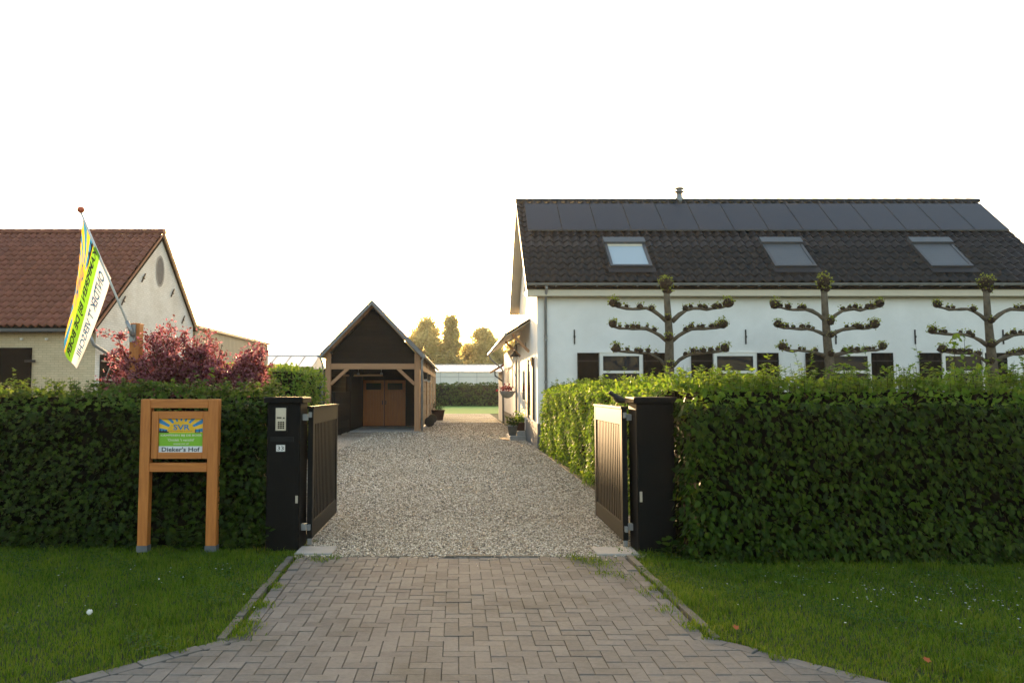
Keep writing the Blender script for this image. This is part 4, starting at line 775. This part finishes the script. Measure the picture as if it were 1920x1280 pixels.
# right side wall boards
for sec, (y0, y1) in enumerate(((CF + .9, 38.5), (38.56, 43), (43.06, 48), (48.06, CB))):
    for j in range(11):
        z = .12 + j * .232; MB().box(CR - .05, CR - .012 + .012 * (j % 2), y0 + (.0 if z < 2.6 else 0), y1, z, z + .222).build('wall_board', 'oldboard', cp)
    MB().cbox(CR - .06, CR + .04, y1 - .1, y1 + .06, 0, 3.2, .008).build('wall_post', 'oak_z', cp)
for j in range(3): MB().box(CR - .05, CR - .01, CF + .25, CB, 2.94 + j * .16, 2.94 + j * .16 + .15).build('wall_board', 'oldboard', cp)
MB().box(CR - .08, CR + .03, CF + .24, CB, 2.69, 2.92).build('wall_beam', 'oak_x', cp); MB().box(CR - .05, CR - .02, CF + .3, CF + .88, .06, 2.68).build('side_door', 'doorwood', cp)
MB().box(CR - .06, CR + .07, CF + .25, CB, 0, .06).build('wall_sill', 'concrete', cp)
for y in (34.6, 38.3):
    l = thing('wall_lantern', 'black lantern on the carport side wall, %s' % ('nearer the downpipe' if y < 36 else 'farther along'), 'lamp', (CR, y, 2.4)); MB().box(CR + .04, CR + .22, y - .1, y + .1, 2.3, 2.6).box(CR - .009, CR + .06, y - .04, y + .04, 2.5, 2.66).build('lantern', 'iron', l); MB().box(CR + .06, CR + .2, y - .08, y + .08, 2.22, 2.299).build('glass', 'white', l)
for y, lb in ((37.2, 'round metal tub leaning on the carport wall, nearer one'), (41.2, 'round metal tub leaning on the carport wall, beside the brown pot')):
    l = thing('metal_tub', lb, 'tub', (CR + .2, y, 0)); MB().tube([(CR + .2, y + .2, .22), (CR + .22, y - .1, .24)], [.16, .24], 14).build('drum', 'zinc', l); MB().tube([(CR + .22, y - .12, .24), (CR + .22, y - .15, .24)], [.25, .25], 14).build('rim', 'iron', l)
for j in range(14): MB().box(CL + .02, CL + .06, CF + .25, CB, .05 + j * .24, .28 + j * .24).build('wall_board', 'darkboard', cp)
lf = thing('board_fence', 'low dark board fence in front of the carport inner wall', 'fence', (-4.68, 30, 0))
for j in range(7): MB().box(-4.7, -4.66, 28.2, 32.1, .05 + j * .24, .28 + j * .24).build('board', 'darkboard', lf)
for y in (28.2, 30.1, 32.0): MB().box(-4.78, -4.701, y - .05, y + .05, 0, 1.72).build('post', 'darkboard', lf)

# ------------------------------------------------------------------ gate posts and gates
def gate_post(x0, x1, y0, y1, lb):
    t = thing('gate_post', lb, 'gate post', ((x0 + x1) / 2, (y0 + y1) / 2, 0), 'entrance gate posts'); MB().cbox(x0, x1, y0, y1, 0, 1.62, .012).build('column', 'pillar', t); MB().cbox(x0 - .035, x1 + .035, y0 - .035, y1 + .035, 1.621, 1.685, .012).build('cap', 'pillar', t)
    return t
gl = gate_post(-2.13, -1.76, 8.34, 8.76, 'square dark gate post with keypad and house number')
gr = gate_post(1.95, 2.36, 8.22, 8.62, 'square dark plain gate post beside the hornbeam hedge')
ip = MB().box(-2.045, -1.9, 8.325, 8.339, 1.30, 1.58).build('intercom_surround', 'gate', gl)
ic = MB().cbox(-2.03, -1.915, 8.315, 8.3245, 1.315, 1.565, .003).build('intercom', 'steel', gl)
MB().box(-2.015, -1.965, 8.31, 8.3145, 1.45, 1.463).box(-1.945, -1.93, 8.308, 8.3145, 1.445, 1.46).build('call_button', 'black', ic)
for i in range(3):
    for j in range(4): MB().box(-2.003 + i * .026, -1.985 + i * .026, 8.308, 8.3145, 1.335 + j * .021, 1.35 + j * .021).build('key', 'black', ic)
MB().box(-2.09, -1.83, 8.330, 8.339, 1.19, 1.245).build('letter_flap', 'gate', gl); npl = MB().box(-2.02, -1.925, 8.328, 8.339, 1.085, 1.155).build('number_plate', 'white', gl)
MB().box(-1.80, -1.775, 8.325, 8.339, .52, .6).build('gate_stop_sensor', 'steel', gl); MB().box(1.97, 1.995, 8.205, 8.219, .55, .66).build('gate_stop_sensor', 'steel', gr)
for t, x, s in ((gl, -1.76, 1), (gr, 1.95, -1)):
    for z in (.2, 1.42): MB().box(min(x, x + s * .05), max(x, x + s * .05), 8.46, 8.54, z, z + .07).build('hinge', 'zinc', t)
def gate_leaf(a, b, face, lb):
    """leaf from hinge a to free end b (x,y); face = side of the camera (+1 / -1 along the leaf normal)"""
    a, b = Vector((*a, 0)), Vector((*b, 0)); d = (b - a).normalized(); L_ = (b - a).length; n = Vector((-d.y, d.x, 0)) * face
    t = thing('gate_leaf', lb, 'gate', tuple(a), 'entrance gate leaves'); P = lambda u, w, z: tuple(a + d * u + n * w + Vector((0, 0, z)))
    def bx(name, u0, u1, w0, w1, z0, z1, mat='gate'):
        m_ = MB().rings([[P(u0, w0, z0), P(u1, w0, z0), P(u1, w1, z0), P(u0, w1, z0)], [P(u0, w0, z1), P(u1, w0, z1), P(u1, w1, z1), P(u0, w1, z1)]]); return fix(m_.build(name, mat, t))
    bx('hinge_stile', 0, .09, -.03, .03, .08, 1.55); bx('end_stile', L_ - .09, L_, -.03, .03, .08, 1.55); bx('top_rail', .091, L_ - .091, -.029, .029, 1.37, 1.549); bx('bottom_rail', .091, L_ - .091, -.029, .029, .08, .26)
    bx('top_cap', -.01, L_ + .02, -.04, .04, 1.551, 1.575); bx('infill_sheet', .091, L_ - .091, -.027, -.02, .26, 1.37)
    k = int((L_ - .2) / .098)
    for i in range(k): u = .1 + (L_ - .2) * i / k; bx('slat', u + .022, u + (L_ - .2) / k - .022, -.0195, .02, .262, 1.368)
    bx('bottom_bead', .092, L_ - .092, .0165, .026, .261, .272)
    for z in (.18, 1.45): bx('hinge_bracket', -.06, 0, -.015, .015, z, z + .06, 'zinc')
    bx('ground_bolt', .0, .06, -.02, .02, .01, .079, 'zinc'); return t
gate_leaf((-1.70, 8.62), (-1.715, 10.45), -1, 'open gate leaf hinged on the keypad post')
gate_leaf((1.875, 8.50), (1.885, 10.25), 1, 'open gate leaf with a blackbird on top')
# blackbird on the right gate leaf
bd = thing('blackbird', 'small blackbird perched on the right gate leaf', 'bird', (1.88, 8.82, 1.576)); bx_, by_, bz_ = 1.878, 8.82, 1.576
rs = []
for (u, z, r) in ((-.15, .035, .008), (-.1, .05, .014), (-.06, .066, .036), (0, .08, .05), (.035, .1, .047), (.06, .128, .031), (.08, .15, .031), (.1, .153, .022), (.112, .15, .007)):
    rs.append([(bx_ - u, by_ + r * math.cos(a), bz_ + z + r * math.sin(a)) for a in [2 * math.pi * k / 10 for k in range(10)]])
fix(MB().rings(rs).build('body', 'bird', bd, True)); MB().bar((bx_ - .11, by_, bz_ + .15), (bx_ - .14, by_, bz_ + .145), .008, .007).build('beak', 'beak', bd)
for s in (-1, 1): MB().tube([(bx_ - .01, by_ + s * .012, bz_ + .045), (bx_ - .005, by_ + s * .012, bz_), (bx_ - .03, by_ + s * .015, bz_ + .002)], .003, 5).build('leg', 'beak', bd)

# ------------------------------------------------------------------ lettering
_tc = {}
def text_geo(s, bold=.0):
    if (s, bold) not in _tc:
        cu = bpy.data.curves.new('t', 'FONT'); cu.body = s; cu.offset = bold; cu.resolution_u = 2; o = bpy.data.objects.new('t', cu); C.objects.link(o); me = bpy.data.meshes.new_from_object(o.evaluated_get(bpy.context.evaluated_depsgraph_get()))
        v = np.array([q.co[:2] for q in me.vertices]); f = [tuple(p.vertices) for p in me.polygons]; bpy.data.objects.remove(o); bpy.data.curves.remove(cu); bpy.data.meshes.remove(me)
        v = (v - v.min(0)) / (v.max(0) - v.min(0)); _tc[(s, bold)] = (v, f)
    return _tc[(s, bold)]
def lettering(s, x0, x1, z0, z1, y, mat, parent, bold=0.0):
    v, f = text_geo(s, bold); return MB().add([(x0 + p[0] * (x1 - x0), y, z0 + p[1] * (z1 - z0)) for p in v], f).build('lettering', mat, parent)
lettering('33', -2.008, -1.937, 1.097, 1.143, 8.3275, 'ink', npl, .01)

# ------------------------------------------------------------------ sign
SY = 8.27
sg = thing('camp_site_sign', 'orange wooden frame sign with printed panel before the left hedge', 'sign', (-3.08, SY, 0))
for x0, x1 in ((-3.51, -3.40), (-2.765, -2.65)): p_ = MB().cbox(x0, x1, SY, SY + .1, .07, 1.662, .006).build('post', 'wood_z', sg); MB().box(x0 - .004, x1 + .004, SY - .004, SY + .104, 0, .069).build('post_shoe', 'plinth', p_)
MB().cbox(-3.399, -2.766, SY + .003, SY + .097, 1.565, 1.66, .005).build('top_rail', 'wood_x', sg); MB().cbox(-3.399, -2.766, SY + .003, SY + .097, .868, .962, .005).build('lower_rail', 'wood_x', sg)
pf = MB().box(-3.385, -2.755, SY + .05, SY + .07, 1.01, 1.527).build('panel_backing', 'wood_x', sg)
for (a, b, c, d_, m_) in ((-3.385, -3.312, 1.01, 1.527, 'wood_z'), (-2.822, -2.755, 1.01, 1.527, 'wood_z'), (-3.311, -2.823, 1.447, 1.527, 'wood_x'), (-3.311, -2.823, 1.01, 1.077, 'wood_x')): MB().cbox(a, b, SY + .005, SY + .049, c, d_, .004).build('panel_frame', m_, sg)
X0, X1, Z0, Z1 = -3.311, -2.823, 1.078, 1.446
me = bpy.data.meshes.new('print'); b_ = BASE[sg.name]; me.from_pydata([(X0 - b_.x, .03, Z0), (X1 - b_.x, .03, Z0), (X1 - b_.x, .03, Z1), (X0 - b_.x, .03, Z1)], [], [(0, 1, 2, 3)]); uvl = me.uv_layers.new(name='UVMap'); 
for i, uv in enumerate(((0, 0), (1, 0), (1, 1), (0, 1))): uvl.data[i].uv = uv
pr_ = link('printed_panel', me, 'signprint', sg); zz = lambda f: Z0 + f * (Z1 - Z0); xx = lambda f: X0 + f * (X1 - X0); yy = SY + .0285
lettering("Dieker's Hof", xx(.07), xx(.93), zz(.02), zz(.155), yy, 'ink', pr_, .018); lettering('KAMPEREN BIJ DE BOER', xx(.04), xx(.97), zz(.46), zz(.535), yy, 'inkwhite', pr_, .01)
lettering("'Ontdek 't verschil'", xx(.2), xx(.8), zz(.33), zz(.41), yy, 'inkwhite', pr_, .006); lettering('www.svr.nl', xx(.33), xx(.67), zz(.225), zz(.285), yy, 'inkwhite', pr_, .006)
MB().add([(xx(.5) + .155 * math.cos(a), yy + .0008, zz(.605) + .12 * math.sin(a)) for a in [math.pi * k / 16 for k in range(17)]], [tuple(range(17))]).build('sun_disc', pm('sign_yellow', (.8, .45, .02), None, 5, rough=.5, bump=0), pr_)
lettering('SVR', xx(.32), xx(.7), zz(.66), zz(.83), yy, 'inkblue', pr_, .02); lettering('STICHTING VRIJE RECREATIE', xx(.24), xx(.75), zz(.605), zz(.635), yy, 'ink', pr_, .0)
def skyline(x0, x1, pts): MB().add([(x0, yy, zz(.58))] + [(x0 + (x1 - x0) * u, yy, zz(.58) + h_) for u, h_ in pts] + [(x1, yy, zz(.58))], [tuple(range(len(pts) + 2))]).build('print_silhouette', 'ink', pr_)
skyline(xx(0), xx(.22), ((0, .022), (.1, .022), (.14, .05), (.18, .022), (.35, .02), (.45, .035), (.5, .02), (.7, .02), (.75, .035), (.8, .015), (1, .014)))
for u, hh in ((.83, .045), (.91, .04), (.99, .012), (.87, .01)): skyline(xx(u - .018), xx(u + .018), ((.3, hh * .4), (.2, hh * .8), (.5, hh), (.8, hh * .8), (.7, hh * .4)))

# ------------------------------------------------------------------ flagpole and flag
FY = 10.2
fpole = thing('flag_post', 'wooden post carrying a slanting white flagpole with orange knob', 'flagpole', (-4.44, FY, 0)); MB().cbox(-4.51, -4.375, FY, FY + .135, 0, 2.68, .006).build('post', 'wood_z', fpole); MB().box(-4.5, -4.42, FY - .03, FY - .001, 2.42, 2.66).build('bracket_plate', 'zinc', fpole)
pa, pb = Vector((-4.44, FY - .05, 2.5)), Vector((-5.13, FY - .2, 4.17)); MB().tube([pa, pa + (pb - pa) * .12], .028, 10).build('socket', 'zinc', fpole, True); MB().tube([pa + (pb - pa) * .05, pb], .016, 8).build('pole', 'white', fpole, True); MB().lathe((pb.x, pb.y, pb.z - .01), [(.02, 0), (.045, .025), (.05, .05), (.035, .08), (.01, .09)]).build('knob', 'knob', fpole, True)
CT = np.array([[(-5.105, 4.10), (-5.175, 3.52), (-5.235, 2.85)], [(-4.93, 3.72), (-5.09, 2.95), (-5.25, 2.22)], [(-4.735, 3.28), (-4.915, 2.70), (-5.115, 2.08)]])   # [s][r] -> x, z
def flag_pt(s, r, off=0.0):
    bz = lambda t: np.array([2 * (t - .5) * (t - 1), 4 * t * (1 - t), 2 * t * (t - .5)])
    a, b = bz(s), bz(r); p = (a[:, None, None] * b[None, :, None] * CT).sum((0, 1)); t = (4.10 - p[1]) / 2.0
    return (p[0] + .012 * math.sin(9 * s + 5 * r) * r, FY - .19 + .15 * t * (1 - r) + .075 * math.sin(7.5 * s + 2.2 * r) * (.25 + r) - off, p[1] + .02 * math.sin(11 * s) * r)
fl = thing('flag', 'drooping yellow, green and white flag on the slanting pole', 'flag', (-5.1, FY, 2.1)); NS, NR = 26, 34
me = bpy.data.meshes.new('flag'); vs = [Vector(flag_pt(i / NS, j / NR)) - BASE[fl.name] for i in range(NS + 1) for j in range(NR + 1)]; fs = [(i * (NR + 1) + j, i * (NR + 1) + j + 1, (i + 1) * (NR + 1) + j + 1, (i + 1) * (NR + 1) + j) for i in range(NS) for j in range(NR)]
me.from_pydata([v[:] for v in vs], [], fs); uvl = me.uv_layers.new(name='UVMap')
for p_ in me.polygons:
    for li in p_.loop_indices: vi = me.loops[li].vertex_index; uvl.data[li].uv = ((vi % (NR + 1)) / NR, 1 - (vi // (NR + 1)) / NS)
fo = link('cloth', me, 'flagprint', fl, True)
def flag_text(s, r0, r1, s0, s1, mat, bold=0.0):
    v, f = text_geo(s, bold); MB().add([flag_pt(s0 + (s1 - s0) * (1 - p[1]), r0 + (r1 - r0) * p[0], .006) for p in v], f).build('lettering', mat, fo)
flag_text('KAMPEREN BIJ DE BOER', .03, .97, .47, .63, 'ink', .03); flag_text("ONTDEK 'T VERSCHIL", .08, .92, .72, .88, 'inkblue', .03); flag_text('SVR', .33, .62, .18, .38, 'inkblue', .02)
v = [flag_pt(.44 - h_, r_, .005) for r_, h_ in ((0.02, 0), (.02, .05), (.05, .06), (.06, .14), (.075, .06), (.12, .05), (.13, .1), (.15, .1), (.16, .05), (.22, .04), (.24, .0))]; MB().add(v, [tuple(range(len(v)))]).build('print_silhouette', 'ink', fo)

# ------------------------------------------------------------------ crab apple tree
def crab():
    t = thing('crab_apple_tree', 'pink blossoming crab apple tree behind the wooden sign', 'tree', (-3.78, 10.5, 0)); x, y = -3.78, 10.5; br = MB(); br.tube([(x, y, 0), (x + .02, y, .5), (x - .01, y, 1.0)], [.07, .06, .05], 8); P = []; D = []
    for k in range(62):
        an = random.uniform(0, 6.28); sp = random.uniform(.15, 1.12); tz = 2.6 - .3 * sp * random.uniform(.2, 1.4) + random.uniform(-.75, .1); ex, ey = x + sp * math.cos(an), y + .75 * sp * math.sin(an)
        p0 = Vector((x, y, random.uniform(.6, 1.0))); p1 = Vector((x + (ex - x) * .5, y + (ey - y) * .5, 1.45 + random.uniform(-.15, .2))); p2 = Vector((ex, ey, tz)); br.tube([p0, p1, (p1 + p2) / 2 + Vector((.02, 0, .03)), p2], [.024, .015, .009, .004], 5)
        for j in range(11):
            q = random.uniform(.15, 1.0); c = p1.lerp(p2, q); dd = Vector((random.gauss(0, 1), random.gauss(0, 1), random.gauss(.5, .8))).normalized(); e = c + dd * random.uniform(.1, .33); br.tube([c, e], [.005, .002], 3)
            for m_ in range(62): r_ = random.random(); P.append(tuple(c.lerp(e, r_) + Vector((random.gauss(0, .032), random.gauss(0, .032), random.gauss(0, .032)))))
    for (ex, tz) in ((-4.88, 2.27), (-4.7, 2.3), (-4.5, 2.62), (-2.72, 2.36), (-2.85, 2.42), (-4.05, 2.72), (-3.5, 2.62), (-4.8, 2.0), (-2.9, 2.1)):
        p1 = Vector((x + (ex - x) * .4, y, 1.6)); p2 = Vector((ex, y - .1, tz)); br.tube([p1, (p1 + p2) / 2 + Vector((0, 0, .06)), p2], [.014, .008, .003], 4)
        for j in range(330): q = random.random() ** .8; c = p1.lerp(p2, q); P.append(tuple(c + Vector((random.gauss(0, .06), random.gauss(0, .06), random.gauss(0, .06)))))
    br.build('branches', 'bark_dark', t); P = np.array(P); n = len(P); m_ = rng.random(n) < .72
    for nm, sel, mt, s0_, s1_, tm_ in (('blossom', m_, 'blossom', .02, .046, QUAD), ('leaves', ~m_, 'redleaf', .03, .06, OVAL)):
        q = P[sel]; k_ = len(q); V, F = leaves(q, rng.normal(size=(k_, 3)) + (0, 0, .3), rng.normal(size=(k_, 3)), rng.uniform(s0_, s1_, k_), tm_, 1.1 if nm == 'blossom' else .7); tag(np_mesh(nm, V, F, mt, t), None, None, None, 'stuff')
crab()

# ------------------------------------------------------------------ far trees
def far_tree(x, y, h, rx, n, lb, z0=1.5, size=.5, narrow=False):
    t = thing('background_tree', lb, 'tree', (x, y, 0), 'trees beyond the greenhouse'); tb = MB(); tb.tube([(x, y, 0), (x + .1, y, h * .4), (x, y, h * .85)], [.35, .25, .06], 7)
    cl = []
    for k in range(90 if not narrow else 100):
        zz_ = z0 + (h - z0) * random.random(); f_ = math.sin(math.pi * min(1, max(.06, (zz_ - z0) / (h - z0))) ** (.8 if not narrow else .7)); an = random.uniform(0, 6.28); rr_ = (.6 if narrow else 1) * rx * f_ * random.uniform(.35, 1) ** .6; cl.append((x + rr_ * math.cos(an), y + rr_ * math.sin(an), zz_, rx * random.uniform(.25, .45) * (1.6 if narrow else 1)))
        tb.tube([(x, y, zz_ * .75), (x + rr_ * .5 * math.cos(an), y + rr_ * .5 * math.sin(an), zz_ * .9), (cl[-1][0], cl[-1][1], zz_)], [.1, .06, .02], 4)
    tb.build('trunk', 'bark_dark', t); P = []
    for c in cl:
        m_ = n // len(cl); d = rng.normal(size=(m_, 3)); d = unit(d) * (rng.random((m_, 1)) ** .4); P.append(np.array(c[:3]) + d * (c[3], c[3], c[3] * .75))
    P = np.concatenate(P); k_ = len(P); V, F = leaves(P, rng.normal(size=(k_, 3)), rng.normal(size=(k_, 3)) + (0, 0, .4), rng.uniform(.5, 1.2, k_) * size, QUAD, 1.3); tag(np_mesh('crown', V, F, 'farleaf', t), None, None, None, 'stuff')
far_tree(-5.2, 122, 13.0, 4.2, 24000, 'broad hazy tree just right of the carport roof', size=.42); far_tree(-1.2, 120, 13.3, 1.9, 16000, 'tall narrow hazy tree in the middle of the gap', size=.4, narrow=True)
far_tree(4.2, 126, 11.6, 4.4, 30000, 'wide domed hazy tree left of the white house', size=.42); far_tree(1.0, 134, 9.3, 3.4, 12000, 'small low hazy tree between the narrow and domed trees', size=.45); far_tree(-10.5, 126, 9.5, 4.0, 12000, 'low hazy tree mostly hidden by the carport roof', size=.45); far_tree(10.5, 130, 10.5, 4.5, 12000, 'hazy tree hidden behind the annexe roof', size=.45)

# ------------------------------------------------------------------ haze
hz = MB().box(-180, 180, -40, 260, -1.2, 16).build('haze', None); tag(hz, 'thin golden morning haze over the whole yard', 'haze', None, 'stuff')
m = bpy.data.materials.new('haze'); m.use_nodes = True; nt = m.node_tree; nt.nodes.clear(); out = nt.nodes.new('ShaderNodeOutputMaterial'); pv = nt.nodes.new('ShaderNodeVolumePrincipled'); pv.inputs['Color'].default_value = (1, .96, .9, 1); pv.inputs['Density'].default_value = .0005; pv.inputs['Anisotropy'].default_value = .1
nt.links.new(pv.outputs[0], out.inputs['Volume']); hz.data.materials.append(m)
